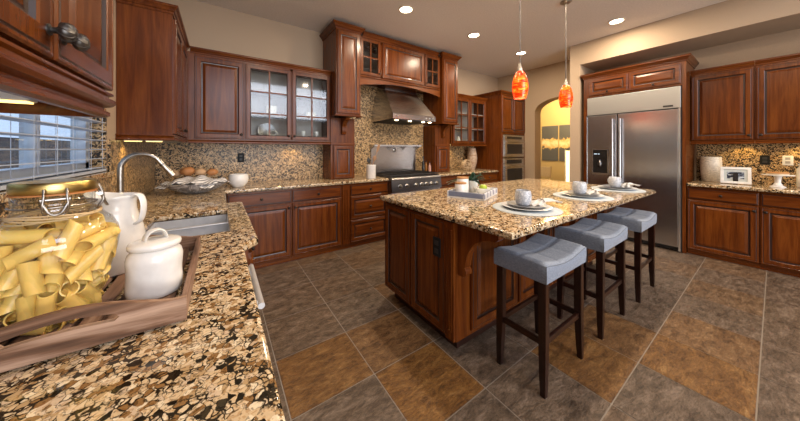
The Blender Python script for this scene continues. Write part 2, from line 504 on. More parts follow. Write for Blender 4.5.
# ---- the window over the sink: frame, sash, panes
M_frame = simple('window_frame_paint', (0.48, 0.56, 0.66), 0.35)
win = thing('window_1', None, None, (0, 0, 0)); win['kind'] = 'structure'
bm = B()
fx0, fx1 = -0.735, -0.675
box(bm, fx0, fx1, WY0, WY1, WZ0 - 0.03, WZ0 + 0.06); box(bm, fx0, fx1, WY0, WY1, WZ1 - 0.06, WZ1)
for y0, y1 in ((WY0, WY0 + 0.06), (WY1 - 0.06, WY1), ): box(bm, fx0, fx1, y0, y1, WZ0, WZ1)
box(bm, -0.735, -0.690, 1.915, 1.955, WZ0, WZ1)
obj('window_frame', bm, M_frame, win)
bm = B()
for y0, y1 in ((WY0 + 0.06, 1.915), (1.955, WY1 - 0.06)): box(bm, -0.712, -0.706, y0, y1, WZ0 + 0.05, WZ1 - 0.05)
obj('window_pane', bm, M_glass, win)
# window seen deep in the dining room: a slim sunlit sidelight
M_sun = simple('sunlit_pane', (1, 0.9, 0.6), 0.5, emis=(1.0, 0.84, 0.50), es=1.6)
w2 = thing('window_2', None, None, (8.29, 3.42, 0)); w2['kind'] = 'structure'
bm = B(); box(bm, -0.02, 0.008, -0.045, 0.045, 0.15, 1.30); obj('window_pane', bm, M_sun, w2)
bm = B(); box(bm, -0.03, 0.008, -0.075, -0.045, 0.12, 1.33); box(bm, -0.03, 0.008, 0.045, 0.075, 0.12, 1.33); obj('window_frame', bm, M_whitepaint, w2)

# ---- outside the window: garden wall and the neighbour's pale house
bm = B(); box(bm, -4.2, -4.0, -3, 14, 0, 1.62)
o = obj('garden_wall', bm, simple('dark_stucco', (0.10, 0.085, 0.08), 0.9)); tag(o, 'dark stucco garden wall outside the window over the sink', 'wall', kind='structure')
nb = thing('neighbour_house', 'pale cream house wall beyond the garden wall outside the window', 'house', (-9, 6, 0))
bm = B(); box(bm, -1, 0, -9, 14, 0, 3.4); obj('wall', bm, simple('pale_stucco', (0.88, 0.84, 0.58), 0.9), nb)
bm = B(); box(bm, -1.5, 0.5, -9.3, 14.3, 3.4, 3.7); obj('roof', bm, simple('roof_fascia', (0.12, 0.11, 0.12), 0.8), nb)
for y in (0.5, 4.2, 8.0, 11.4):
    bm = B(); box(bm, -0.02, 0.05, y, y + 0.9, 1.2, 2.4); obj('window', bm, simple('dusk_window', (0.10, 0.13, 0.17), 0.2), nb)
bm = B(); box(bm, -14, -0.76, -6, 18, -0.2, -0.02); struct('ground', bm, simple('patio_paving', (0.20, 0.18, 0.16), 0.9))

# ---- stone: back splashes and window sill
def stone(name, label, boxes, m=None, cat='backsplash'):
    bm = B()
    for b_ in boxes: box(bm, *b_)
    return tag(obj(name, bm, m or M_splash), label, cat)
CT = 0.914
stone('granite_backsplash', 'speckled granite backsplash under the left glass cabinets', [(-0.585, 1.275, 3.885, 3.899, CT, 1.416)])
stone('granite_backsplash', 'tall speckled granite backsplash behind the range', [(1.655, 3.235, 3.885, 3.899, CT, 2.40)])
stone('granite_backsplash', 'small granite backsplash between the range wall and the oven tower', [(3.63, 4.735, 3.885, 3.899, CT, 1.416)])
stone('granite_backsplash', 'granite backsplash around the sink window', [(-0.599, -0.586, -1.2, 2.46, CT, WZ0 - 0.031), (-0.599, -0.586, 2.462, 3.884, CT, 1.404),
      (-0.673, -0.601, WY1 - 0.012, WY1 - 0.0005, WZ0, WZ1 - 0.001)])
stone('granite_backsplash', 'granite backsplash behind the cake stand on the right', [(5.535, 5.549, -1.2, 0.635, CT, 1.414)])
stone('window_sill', 'granite sill under the blinds at the sink window', [(-0.673, -0.565, WY0 + 0.001, WY1 - 0.013, WZ0 - 0.029, WZ0)], M_granite, 'sill')
# ================================================================ CABINETS
def loops_panel(bm, x0, x1, z0, z1, prof, y0, glaze=()):
    """nested rectangular rings: prof = [(inset, out)]; out grows toward -y"""
    rings = []
    for ins, out in prof:
        a, b, c, d = x0 + ins, x1 - ins, z0 + ins, z1 - ins
        rings.append([bm.verts.new((px, y0 - out, pz)) for px, pz in ((a, c), (b, c), (b, d), (a, d))])
    bm.faces.new(list(reversed(rings[0])))
    for q, (r0, r1) in enumerate(zip(rings, rings[1:])):
        for k in range(4):
            f = bm.faces.new((r0[k], r0[(k + 1) % 4], r1[(k + 1) % 4], r1[k]))
            if q in glaze: f.material_index = 1
    bm.faces.new(rings[-1])


RAISED = [(0, 0), (0, 0.017), (0.004, 0.021), (0.009, 0.021), (0.011, 0.0195), (0.014, 0.0195), (0.016, 0.021), (0.050, 0.021), (0.054, 0.018), (0.058, 0.011), (0.066, 0.0095), (0.070, 0.010), (0.094, 0.0185), (0.098, 0.0185)]
SLAB = [(0, 0), (0, 0.014), (0.005, 0.0185), (0.012, 0.0185), (0.0145, 0.021), (0.018, 0.021)]


def door_mesh(x0, x1, z0, z1, style='raised'):
    bm = B()
    if style == 'slab' or min(x1 - x0, z1 - z0) < 0.21: loops_panel(bm, x0, x1, z0, z1, SLAB, 0, (2,))
    else: loops_panel(bm, x0, x1, z0, z1, RAISED, 0, (4, 5, 8, 9, 10))
    return bm


def glass_door_parts(parent, x0, x1, z0, z1, cols, rows, fw=0.052):
    bm = B()
    ring = lambda i, y: [bm.verts.new((px, y, pz)) for px, pz in ((x0 + i, z0 + i), (x1 - i, z0 + i), (x1 - i, z1 - i), (x0 + i, z1 - i))]
    rs = [ring(0, 0), ring(0, -0.017), ring(0.004, -0.021), ring(0.009, -0.021), ring(0.011, -0.0195), ring(0.014, -0.0195), ring(0.016, -0.021), ring(fw - 0.008, -0.021), ring(fw, -0.014), ring(fw, 0)]
    for q, (a, b) in enumerate(zip(rs, rs[1:] + rs[:1])):
        for k in range(4):
            f = bm.faces.new((a[k], a[(k + 1) % 4], b[(k + 1) % 4], b[k]))
            if q in (4, 7): f.material_index = 1
    ix0, ix1, iz0, iz1 = x0 + fw, x1 - fw, z0 + fw, z1 - fw
    for c in range(1, cols):
        x = ix0 + (ix1 - ix0) * c / cols; box(bm, x - 0.009, x + 0.009, -0.018, -0.003, iz0 - 0.003, iz1 + 0.003)
    for r in range(1, rows):
        z = iz0 + (iz1 - iz0) * r / rows; box(bm, ix0 - 0.003, ix1 + 0.003, -0.0175, -0.0035, z - 0.009, z + 0.009)
    d = obj('door', bm, [M_wood, M_glaze], parent)
    bm = B(); box(bm, ix0 - 0.004, ix1 + 0.004, -0.0085, -0.0055, iz0 - 0.004, iz1 + 0.004)
    g = obj('glass_pane', bm, M_cabglass, d); g['label'] = 'clear glass panes behind the muntins'
    return d


KNOB = [(0.0, 0.0), (0.0085, 0.0), (0.0085, 0.002), (0.005, 0.005), (0.0045, 0.011), (0.009, 0.015), (0.0145, 0.020), (0.0155, 0.024), (0.012, 0.029), (0.006, 0.0315), (0.0, 0.032)]
def knob(parent, x, z, y=-0.021, s=1.0):
    bm = B(); lathe(bm, [(r * s, h * s) for r, h in KNOB], 14, Matrix.Translation((x, y, z)) @ Matrix.Rotation(R(90), 4, 'X'))
    o = obj('knob', bm, M_bronze, parent, 60)
    return o


CROWN = [(0, 0), (0.005, 0), (0.009, 0.010), (0.009, 0.016), (0.016, 0.021), (0.023, 0.035), (0.031, 0.045), (0.035, 0.047), (0.035, 0.057), (0.038, 0.062), (0.0, 0.062)]
RAIL = [(0, 0), (0, -0.042), (0.010, -0.042), (0.016, -0.036), (0.016, -0.026), (0.008, -0.018), (0.012, -0.010), (0.018, -0.006), (0.018, 0)]


def cabinet(name, label, cat, group, loc, rz, w, d, z0, z1, fronts, crown=None, rail=None, toe=None, glassy=None, low=None, inset=0.0):
    """front plane at local y=0, body goes to +y; fronts: (kind, x0, x1, z0, z1, knob side)"""
    t = thing(name, label, cat, loc, R(rz), group)
    bm = B()
    if glassy:
        th = 0.019
        box(bm, 0, th, 0, d, z0, z1); box(bm, w - th, w, 0, d, z0, z1); box(bm, th, w - th, 0, d, z0, z0 + th); box(bm, th, w - th, 0, d, z1 - th, z1)
        box(bm, th, w - th, d - 0.008, d, z0 + th, z1 - th, 1)
        box(bm, th, 0.04, 0, th, z0 + th, z1 - th); box(bm, w - 0.04, w - th, 0, th, z0 + th, z1 - th)
        box(bm, 0.04, w - 0.04, 0, th, z0 + th, z0 + 0.05); box(bm, 0.04, w - 0.04, 0, th, z1 - 0.05, z1 - th)
        for zz in glassy.get('shelves', ()): box(bm, th, w - th, 0.03, d - 0.008, zz, zz + 0.016, 1)
        for xx in glassy.get('stiles', ()): box(bm, xx - 0.02, xx + 0.02, 0, th, z0 + th, z1 - th)
    elif low:
        box(bm, 0, w, 0.02, d, z0, low); box(bm, 0, w, 0, 0.02, z0, z1)
    else:
        box(bm, 0, w, 0, d, z0, z1)
    obj('body', bm, [M_wood, M_inside], t)
    for fr in fronts:
        k, x0, x1, a, b = fr[:5]
        if k == 'drawer':
            q = obj('drawer', door_mesh(x0, x1, a, b, 'slab' if b - a < 0.2 else 'raised'), [M_woodx, M_glaze], t)
            knob(q, (x0 + x1) / 2, (a + b) / 2)
        elif k == 'panel':
            obj('panel', door_mesh(x0, x1, a, b), [M_wood, M_glaze], t)
        else:
            q = obj('door', door_mesh(x0, x1, a, b), [M_wood, M_glaze], t) if k == 'door' else glass_door_parts(t, x0, x1, a, b, *fr[6])
            s, top = fr[5]
            if s: knob(q, x0 + 0.028 if s == 'l' else x1 - 0.028, b - 0.05 if top else a + 0.05)
    if crown:
        bm = B(); mold(bm, crown, [(q, z1 - 0.016 + zz) for q, zz in CROWN]); obj('crown_molding', bm, M_woodx, t)
    if rail:
        bm = B(); mold(bm, rail, [(q, z0 + zz) for q, zz in RAIL]); obj('light_rail', bm, M_woodx, t)
    if toe:
        bm = B(); box(bm, 0, w, toe, d, 0.0, z0); obj('toe_kick', bm, M_woodx, t)
    return t


def frontpath(w, d, left=True, right=True, y=0.0):
    p = []
    if left: p.append((0, d))
    p += [(0, y), (w, y)]
    if right: p.append((w, d))
    return p


BT = 0.873      # top of base cabinets
# ---------------- back wall, left of the range (front plane y = 3.30)
def base_fronts(w, knobside, two=False):
    g = 0.008
    if two:
        m = w / 2
        return [('drawer', g, m - g / 2, 0.715, 0.850), ('drawer', m + g / 2, w - g, 0.715, 0.850), ('door', g, m - g / 2, 0.075, 0.700, ('r', True)), ('door', m + g / 2, w - g, 0.075, 0.700, ('l', True))]
    return [('drawer', g, w - g, 0.715, 0.850), ('door', g, w - g, 0.075, 0.700, (knobside, True))]


G = 'base cabinets of the back wall'
FY = 3.30
cabinet('base_cabinet', 'cherry base cabinet in the corner right behind the sink counter', 'cabinet', G, (0.06, FY, 0), 0, 0.646, 0.58, 0.062, BT, base_fronts(0.646, 'r'), toe=0.012)
cabinet('base_cabinet', 'cherry one-door base cabinet left of the three-drawer stack', 'cabinet', G, (0.707, FY, 0), 0, 0.626, 0.58, 0.062, BT, base_fronts(0.626, 'l'), toe=0.012)
t = cabinet('drawer_cabinet', 'cherry three-drawer base cabinet left of the range', 'cabinet', G, (1.334, FY, 0), 0, 0.73, 0.58, 0.062, BT,
            [('drawer', 0.125, 0.722, 0.715, 0.850), ('drawer', 0.125, 0.722, 0.385, 0.700), ('drawer', 0.125, 0.722, 0.075, 0.370)], toe=0.012)
bm = B(); box(bm, 0.012, 0.105, -0.018, 0, 0.064, 0.868)
for k in range(3): tube(bm, [(0.037 + 0.0215 * k, -0.018, 0.13), (0.037 + 0.0215 * k, -0.018, 0.80)], 0.006, 6)
obj('pilaster', bm, M_wood, t)
cabinet('base_cabinet', 'cherry base cabinet between the range and the oven tower', 'cabinet', G, (3.065, FY, 0), 0, 1.67, 0.58, 0.062, BT,
        [('drawer', 0.008, 0.55, 0.715, 0.850), ('drawer', 0.56, 1.10, 0.715, 0.850), ('drawer', 1.11, 1.66, 0.715, 0.850), ('door', 0.008, 0.55, 0.075, 0.70, ('r', True)), ('door', 0.56, 1.10, 0.075, 0.70, ('r', True)), ('door', 1.11, 1.66, 0.075, 0.70, ('l', True))], toe=0.012)

# ---------------- left run under the sink counter (front faces +x)
G = 'base cabinets of the sink run'
cabinet('base_cabinet', 'cherry base cabinet under the counter nearest the camera', 'cabinet', G, (0.045, -1.2, 0), 90, 1.93, 0.60, 0.062, BT, base_fronts(1.93, 'r', True), toe=0.012)
cabinet('sink_cabinet', 'cherry cabinet bumped out under the sink', 'cabinet', G, (0.11, 1.412, 0), 90, 1.075, 0.66, 0.062, BT, base_fronts(1.075, 'r', True), toe=0.012, low=0.62)
cabinet('base_cabinet', 'narrow cherry corner cabinet beyond the sink', 'cabinet', G, (0.0, 2.49, 0), 90, 0.785, 0.55, 0.062, BT, base_fronts(0.76, 'l'), toe=0.012)
M_chrome = simple('polished_steel', (0.80, 0.80, 0.80), 0.38, 0.7)
M_knob = simple('aged_pewter', (0.11, 0.105, 0.10), 0.38, 0.9)
dw = thing('dishwasher', 'steel dishwasher with a bar handle below the near counter edge', 'dishwasher', (0.045, 0.74, 0), R(90))
bm = B(); box(bm, 0, 0.66, 0.0, 0.57, 0.10, BT - 0.003); obj('body', bm, M_black, dw)
bm = B(); box(bm, 0.005, 0.655, -0.03, -0.001, 0.12, 0.862, bev=0.004); dwd = obj('door', bm, M_steel, dw)
bm = B(); tube(bm, [(0.27, -0.073, 0.80), (0.64, -0.073, 0.80)], 0.011, 12)
for x in (0.30, 0.61): tube(bm, [(x, -0.03, 0.80), (x, -0.073, 0.80)], 0.008, 8)
obj('handle', bm, M_chrome, dwd, 60)
bm = B(); box(bm, 0, 0.66, 0.05, 0.57, 0, 0.10); obj('toe_kick', bm, M_black, dw)

# ---------------- back uppers, left of the range (front plane y = 3.56)
G = 'wall cabinets'
UZ0, UZ1 = 1.450, 2.39
UY = 3.56
cabinet('wall_cabinet', 'cherry wall cabinet with one raised door in the back left corner', 'cabinet', G, (-0.298, UY, 0), 0, 0.537, 0.335, UZ0, UZ1,
        [('door', 0.075, 0.530, 1.462, 2.350, ('r', False))], crown=[(0.036, 0), (0.537, 0)], rail=[(0.02, 0), (0.537, 0)])
t = cabinet('glass_cabinet', 'cherry wall cabinet with two six-pane glass doors left of the range', 'cabinet', G, (0.2405, UY, 0), 0, 1.035, 0.335, UZ0, UZ1,
        [('glass', 0.010, 0.512, 1.462, 2.350, ('r', False), (2, 3)), ('glass', 0.524, 1.026, 1.462, 2.350, ('l', False), (2, 3))], crown=[(0, 0), (1.035, 0)], rail=[(0, 0), (1.035, 0)],
        glassy=dict(shelves=(1.755, 2.06), stiles=(0.518,)))
# ---------------- left uppers
cabinet('wall_cabinet', 'cherry corner wall cabinet with a broad plain side over the faucet', 'cabinet', G, (-0.30, 2.63, 0), 90, 1.265, 0.298, UZ0, UZ1,
        [('door', 0.03, 0.465, 1.462, 2.350, ('r', False)), ('door', 0.475, 0.905, 1.462, 2.350, ('l', False))], crown=[(0, 0.298), (0, 0), (0.93, 0)], rail=[(0, 0.298), (0, 0), (0.93, 0)])
t = cabinet('wall_cabinet', 'cherry wall cabinet with two dark pewter knobs nearest the camera', 'cabinet', G, (-0.291, 0.462, 0), 90, 0.708, 0.307, 1.513, 2.39,
        [('door', 0.010, 0.352, 1.520, 2.350, ('', False)), ('door', 0.362, 0.704, 1.520, 2.350, ('', False))], crown=frontpath(0.708, 0.307))
PK = [(0, 0), (0.011, 0), (0.011, 0.004), (0.006, 0.008), (0.006, 0.020), (0.010, 0.024), (0.017, 0.032), (0.0185, 0.042), (0.015, 0.054), (0.008, 0.061), (0, 0.063)]
for d_, x in zip([c for c in t.children if c.name.startswith('door')], (0.330, 0.388)):
    bm = B()
    M = Matrix.Translation((x, -0.021, 1.570)) @ Matrix.Rotation(R(90), 4, 'X')
    lathe(bm, [(r * 0.98, h * 0.58) for r, h in PK], 20, M)
    for q in range(8):
        a = 2 * math.pi * q / 8
        pts = [M @ (Vector((0.98 * r * 1.01 * math.cos(a + h * 18), 0.98 * r * 1.01 * math.sin(a + h * 18), 0.58 * h))) for r, h in PK[5:10]]
        tube(bm, pts, 0.0013, 5)
    tag(obj('knob', bm, M_knob, d_, 60), 'ribbed dark pewter knob')
NR = [(0, 0), (0, -0.075), (0.012, -0.075), (0.020, -0.069), (0.020, -0.058), (0.010, -0.052), (0.010, -0.046), (0.024, -0.040), (0.030, -0.032), (0.030, -0.020), (0.018, -0.016), (0.018, -0.010), (0.026, -0.006), (0.026, 0)]
bm = B(); mold(bm, [(0, 0.307), (0, 0), (0.708, 0), (0.708, 0.307)], [(q - 0.010, 1.512 + zz) for q, zz in NR]); obj('light_rail', bm, M_woodx, t)
# ---------------- hood wall: two tall columns and the mantel between them
def column(label, x, w, side):
    t = cabinet('column_cabinet', label, 'cabinet', 'column cabinets flanking the range', (x, 3.355, 0), 0, w, 0.54, 1.815, 2.99,
                [('door', 0.012, w - 0.012, 1.835, 2.955, ('', False))], crown=None)
    bm = B(); pth = [(0, 0.54 if side == 0 else 0.03), (0, 0), (w, 0), (w, 0.54 if side == 1 else 0.03)]
    mold(bm, pth, [(q * 1.5, 2.974 + zz * 1.22) for q, zz in CROWN]); obj('crown_molding', bm, M_woodx, t)
    bm = B(); mold(bm, frontpath(w, 0.16), [(q, 1.815 + z) for q, z in ((0, 0), (0, -0.022), (0.014, -0.022), (0.02, -0.014), (0.02, -0.006), (0.012, 0))]); obj('light_rail', bm, M_woodx, t)
    # lower part standing on the counter
    bm = B(); box(bm, 0.0, w, 0.20, 0.53, 0.916, 1.79); obj('lower_body', bm, M_wood, t)
    bm = door_mesh(0.03, w - 0.03, 0.93, 1.40); bmesh.ops.translate(bm, verts=bm.verts, vec=(0, 0.20, 0)); obj('door', bm, [M_wood, M_glaze], t)
    bm = B(); box(bm, -0.002, w + 0.002, 0.185, 0.53, 1.405, 1.44, bev=0.004); obj('belt_molding', bm, M_woodx, t)
    # scrolled corbel under the overhang
    bm = B(); cx = w / 2
    prof = [(0.199, 1.79), (0.03, 1.79), (0.02, 1.775), (0.03, 1.755)]
    for k in range(13):
        a = math.pi / 2 * k / 12
        prof.append((0.035 + 0.115 * math.sin(a) , 1.75 - 0.115 * (1 - math.cos(a))))
    prof += [(0.145, 1.60), (0.165, 1.56), (0.199, 1.55)]
    prism(bm, prof, lambda a, b: (cx - 0.03, a, b), lambda a, b: (cx + 0.03, a, b)); obj('corbel', bm, M_wood, t, 40)
    return t
column('tall cherry column cabinet with corbel left of the range hood', 1.28, 0.36, 0)
column('tall cherry column cabinet with corbel right of the range hood', 3.24, 0.38, 1)
MW = 1.595
t = cabinet('mantel_cabinet', 'cherry mantel cabinet with arched valance over the steel range hood', 'cabinet', None, (1.6425, 3.42, 0), 0, MW, 0.47, 2.41, 2.99,
            [('glass', 0.02, 0.36, 2.43, 2.965, ('r', False), (2, 2)), ('panel', 0.39, 1.21, 2.43, 2.965), ('glass', 1.24, 1.575, 2.43, 2.965, ('l', False), (2, 2))],
            glassy=dict(shelves=(2.70,), stiles=(0.375, 1.225)))
bm = B()
pts = [(0, 2.409), (0, 2.27), (0.05, 2.27)] + [(0.05 + (MW - 0.1) * k / 24, 2.285 + 0.075 * math.sin(math.pi * k / 24)) for k in range(25)] + [(MW - 0.05, 2.27), (MW, 2.27), (MW, 2.409)]
prism(bm, pts, lambda a, b: (a, -0.004, b), lambda a, b: (a, 0.03, b))
obj('valance', bm, M_woodx, t, 40)
bm = B(); mold(bm, [(0.06, 0), (MW - 0.06, 0)], [(q * 1.3, 2.974 + zz * 1.22) for q, zz in CROWN]); obj('crown_molding', bm, M_woodx, t)
bm = B(); mold(bm, [(0.02, -0.004), (MW - 0.02, -0.004)], [(0, 2.395), (0.012, 2.395), (0.018, 2.403), (0.018, 2.412), (0.01, 2.418), (0, 2.418)]); obj('belt_molding', bm, M_woodx, t)

# ---------------- right of the hood: glass uppers and the oven tower
cabinet('glass_cabinet', 'cherry glass-door wall cabinet beside the oven tower', 'cabinet', 'wall cabinets', (3.655, UY, 0), 0, 1.08, 0.335, UZ0, UZ1,
        [('glass', 0.04, 0.525, 1.462, 2.350, ('r', False), (2, 3)), ('glass', 0.535, 1.02, 1.462, 2.350, ('l', False), (2, 3))], crown=[(0, 0), (1.08, 0)], rail=[(0, 0), (1.08, 0)],
        glassy=dict(shelves=(1.755, 2.06), stiles=(0.53,)))
TW = 0.885
ot = thing('oven_tower', 'tall cherry tower cabinet holding the wall ovens', 'cabinet', (4.74, 3.21, 0), 0)
bm = B()
box(bm, 0, 0.07, 0, 0.685, 0.10, 2.49); box(bm, TW - 0.06, TW, 0, 0.685, 0.10, 2.49); box(bm, 0.07, TW - 0.06, 0.02, 0.685, 1.655, 2.49); box(bm, 0.07, TW - 0.06, 0, 0.02, 1.655, 2.49)
box(bm, 0.07, TW - 0.06, 0, 0.685, 0.10, 0.44); box(bm, 0.07, TW - 0.06, 0.66, 0.685, 0.44, 1.655)
obj('body', bm, M_wood, ot)
for x0, x1, s in ((0.012, TW / 2 - 0.004, 'r'), (TW / 2 + 0.004, TW - 0.012, 'l')):
    q = obj('door', door_mesh(x0, x1, 1.70, 2.455), [M_wood, M_glaze], ot); knob(q, x1 - 0.028 if s == 'r' else x0 + 0.028, 1.75)
q = obj('drawer', door_mesh(0.012, TW - 0.012, 0.115, 0.425), [M_woodx, M_glaze], ot); knob(q, TW / 2, 0.27)
bm = B(); mold(bm, [(0, 0.685), (0, 0), (TW, 0)], [(q * 1.4, 2.474 + zz * 1.22) for q, zz in CROWN]); obj('crown_molding', bm, M_woodx, ot)
bm = B(); box(bm, 0, TW, 0.05, 0.685, 0, 0.10); obj('toe_kick', bm, M_woodx, ot)
# ---------------- right side: cabinets in the niche (front faces -x)
G = 'niche base cabinets'
# refrigerator surround
rs = thing('refrigerator_surround', 'cherry cabinet above and around the steel refrigerator', 'cabinet', (4.935, 1.80, 0), R(-90))
SW = 1.145
bm = B()
box(bm, 0, 0.055, 0, 0.61, 0, 2.50); box(bm, SW - 0.035, SW, 0, 0.61, 0, 2.50); box(bm, 0.055, SW - 0.035, 0, 0.61, 2.175, 2.50)
obj('body', bm, M_wood, rs)
for x0, x1, s in ((0.075, 0.57, 'm'), (0.58, 1.10, 'm')):
    q = obj('door', door_mesh(x0, x1, 2.205, 2.465), [M_woodx, M_glaze], rs); knob(q, (x0 + x1) / 2, 2.235)
bm = B(); mold(bm, [(0, 0.61), (0, 0), (SW, 0), (SW, 0.61)], [(q * 1.22, 2.484 + zz * 1.22) for q, zz in CROWN]); obj('crown_molding', bm, M_woodx, rs)
for k, lab in enumerate(('cherry base cabinet under the photo frame, beside the refrigerator', 'cherry base cabinet under the cake stand at the right edge', 'cherry base cabinet at the far end of the right counter')):
    cabinet('base_cabinet', lab, 'cabinet', G, (4.955, 0.650 - 0.552 * k, 0), -90, 0.55, 0.58, 0.075, BT, base_fronts(0.55, 'r' if k == 0 else 'l'), toe=0.03)
G = 'niche wall cabinets'
for k, lab in enumerate(('cherry wall cabinet beside the refrigerator surround', 'cherry wall cabinet above the cake stand at the right edge', 'cherry wall cabinet at the far end of the right wall')):
    cabinet('wall_cabinet', lab, 'cabinet', G, (5.215, 0.650 - 0.512 * k, 0), -90, 0.51, 0.325, 1.450, 2.345, [('door', 0.012, 0.498, 1.462, 2.31, ('r' if k == 0 else 'l', False))], crown=[(0, 0), (0.51, 0)], rail=[(0, 0), (0.51, 0)])

# ---------------- counters
tag(obj('countertop', slab([(-0.585, -1.2), (0.087, -1.2), (0.087, 1.36), (0.153, 1.43), (0.153, 2.475), (0.13, 2.50), (0.045, 2.50), (0.045, 3.262), (2.064, 3.262), (2.064, 3.884), (-0.585, 3.884)],
    [[(-0.34, 1.64), (-0.34, 2.25), (0.04, 2.25), (0.04, 1.64)]], 0.875, CT), M_granite, smooth=40), 'speckled granite counter running around the sink and along the back wall', 'countertop')
tag(obj('countertop', slab([(3.062, 3.262), (4.736, 3.262), (4.736, 3.884), (3.062, 3.884)], [], 0.875, CT), M_granite, smooth=40), 'short granite counter between the range and oven tower', 'countertop')
tag(obj('countertop', slab([(4.90, 0.648), (4.90, -1.02), (5.534, -1.02), (5.534, 0.648)], [], 0.875, CT), M_granite, smooth=40), 'granite counter right of the refrigerator', 'countertop')
tag(obj('countertop', slab([(1.225, 0.765), (3.765, 0.715), (3.785, 0.735), (3.785, 2.085), (1.215, 2.085)], [], 0.872, CT, 0.014), M_granite, smooth=40), 'large speckled granite top of the island', 'countertop')

# ---------------- island base
isl = thing('kitchen_island', 'cherry kitchen island with raised end panels under the granite top', 'island', (1.25, 1.17, 0), 0)
IW, ID = 2.40, 0.86
bm = B(); box(bm, 0, IW, 0, ID, 0.095, 0.871); obj('body', bm, M_wood, isl)
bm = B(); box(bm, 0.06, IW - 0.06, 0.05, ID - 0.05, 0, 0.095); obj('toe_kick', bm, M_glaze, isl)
def rotated(bm, ang, vec):
    bmesh.ops.transform(bm, matrix=Matrix.Translation(vec) @ Matrix.Rotation(R(ang), 4, 'Z'), verts=bm.verts); return bm
# end facing the sink: two raised panels (local x runs toward the camera)
for x0, x1 in ((0.012, 0.385), (0.40, 0.775)):
    obj('end_panel', rotated(door_mesh(x0, x1, 0.11, 0.862), -90, (0, ID, 0)), [M_wood, M_glaze], isl)
bm = B(); box(bm, -0.02, 0.0, 0.004, 0.08, 0.10, 0.866)
for y in (0.022, 0.042, 0.062): tube(bm, [(-0.02, y, 0.16), (-0.02, y, 0.82)], 0.005, 6)
obj('corner_post', bm, M_wood, isl)
for k in range(4):
    obj('back_panel', door_mesh(0.13 + 0.565 * k, 0.67 + 0.565 * k, 0.13, 0.85), [M_wood, M_glaze], isl)
for x in (0.012, 0.79, 1.57, 2.33):
    bm = B()
    pts = [(0.0, 0.870), (-0.30, 0.870), (-0.30, 0.838), (-0.285, 0.825)]
    for k in range(15):
        a = math.pi / 2 * k / 14
        pts.append((-0.280 + 0.215 * math.sin(a), 0.605 + 0.215 * math.cos(a)))
    pts += [(-0.058, 0.595), (-0.070, 0.575), (-0.068, 0.55), (-0.05, 0.535), (0.0, 0.530)]
    prism(bm, pts, lambda a, b, x=x: (x, a, b), lambda a, b, x=x: (x + 0.055, a, b))
    obj('corbel', bm, M_wood, isl, 40)
bm = B(); box(bm, -0.026, -0.0192, 0.12, 0.195, 0.605, 0.735, bev=0.002)
ou = obj('outlet_cover', bm, M_plateblack, isl); ou['label'] = 'black electrical outlet plate on the end panel'
bm = B(); box(bm, -0.028, -0.0262, 0.138, 0.177, 0.682, 0.714); box(bm, -0.028, -0.0262, 0.138, 0.177, 0.626, 0.658); obj('socket', bm, M_iron, ou)
# ================================================================ APPLIANCES
# ---- refrigerator (front faces -x)
fr = thing('refrigerator', 'wide built-in stainless steel refrigerator with a dark ice dispenser', 'refrigerator', (4.935, 1.742, 0), R(-90))
FW = 1.045
bm = B(); box(bm, 0, FW, 0.0, 0.60, 0.02, 2.165); obj('body', bm, M_iron, fr)
bm = B(); box(bm, 0.002, FW - 0.002, -0.035, -0.001, 1.885, 2.163, bev=0.004); gp = obj('grille_panel', bm, steel('satin_steel', (0.43, 0.43, 0.41), 0.45, 'X'), fr)
bm = B(); box(bm, 0.88, 0.975, -0.038, -0.0352, 1.905, 1.928); obj('badge', bm, M_iron, gp)
SPL = 0.392
bm = B(); box(bm, 0.002, SPL - 0.004, -0.045, -0.001, 0.065, 1.872, bev=0.006); fz = obj('freezer_door', bm, M_steelz, fr)
bm = B(); box(bm, SPL + 0.004, FW - 0.022, -0.045, -0.001, 0.065, 1.872, bev=0.006); fd = obj('fridge_door', bm, M_steelz, fr)
bm = B(); box(bm, FW - 0.020, FW - 0.001, -0.048, -0.001, 0.02, 1.882); box(bm, 0.0, 0.0015, -0.048, -0.001, 0.02, 1.882); obj('side_trim', bm, simple('polished_trim', (0.75, 0.75, 0.74), 0.2, 0.9), fr)
for d_, x in ((fz, SPL - 0.045), (fd, SPL + 0.045)):
    bm = B(); tube(bm, [(x, -0.10, 0.62), (x, -0.10, 1.80)], 0.0135, 14)
    for z in (0.70, 1.25, 1.72): tube(bm, [(x, -0.045, z), (x, -0.10, z)], 0.009, 8)
    obj('handle', bm, M_steel, d_, 60)
bm = B()
a, b, c, d = 0.075, 0.285, 0.945, 1.345
box(bm, a, b, -0.052, -0.0455, c, c + 0.03, 1); box(bm, a, b, -0.052, -0.0455, d - 0.14, d, 0); box(bm, a, a + 0.012, -0.053, -0.0455, c, d, 1); box(bm, b - 0.012, b, -0.053, -0.0455, c, d, 1); box(bm, a, b, -0.053, -0.0455, d - 0.01, d, 1)
box(bm, a + 0.012, b - 0.012, -0.0475, -0.0455, c + 0.03, d - 0.14, 0)
dp = obj('dispenser', bm, [M_black, M_steel], fz)
bm = B(); box(bm, 0.10, 0.145, -0.0535, -0.0522, 1.265, 1.275); box(bm, 0.155, 0.175, -0.0535, -0.0522, 1.265, 1.275); obj('display', bm, simple('display_glow', (0.4, 0.5, 0.6), 0.4, emis=(0.6, 0.8, 1.0), es=0.8), fz)
bm = B(); lathe(bm, [(0.022, 0), (0.030, 0.05), (0.018, 0.075), (0.012, 0.10)], 16, Matrix.Translation((0.18, -0.062, 1.08))); obj('spout', bm, M_pewter, fz, 50)
bm = B(); box(bm, 0, FW, -0.01, -0.001, 0.02, 0.060)
for k in range(2): box(bm, 0.03, FW - 0.03, -0.014, -0.010, 0.026 + 0.017 * k, 0.034 + 0.017 * k)
obj('toe_grille', bm, M_black, fr)
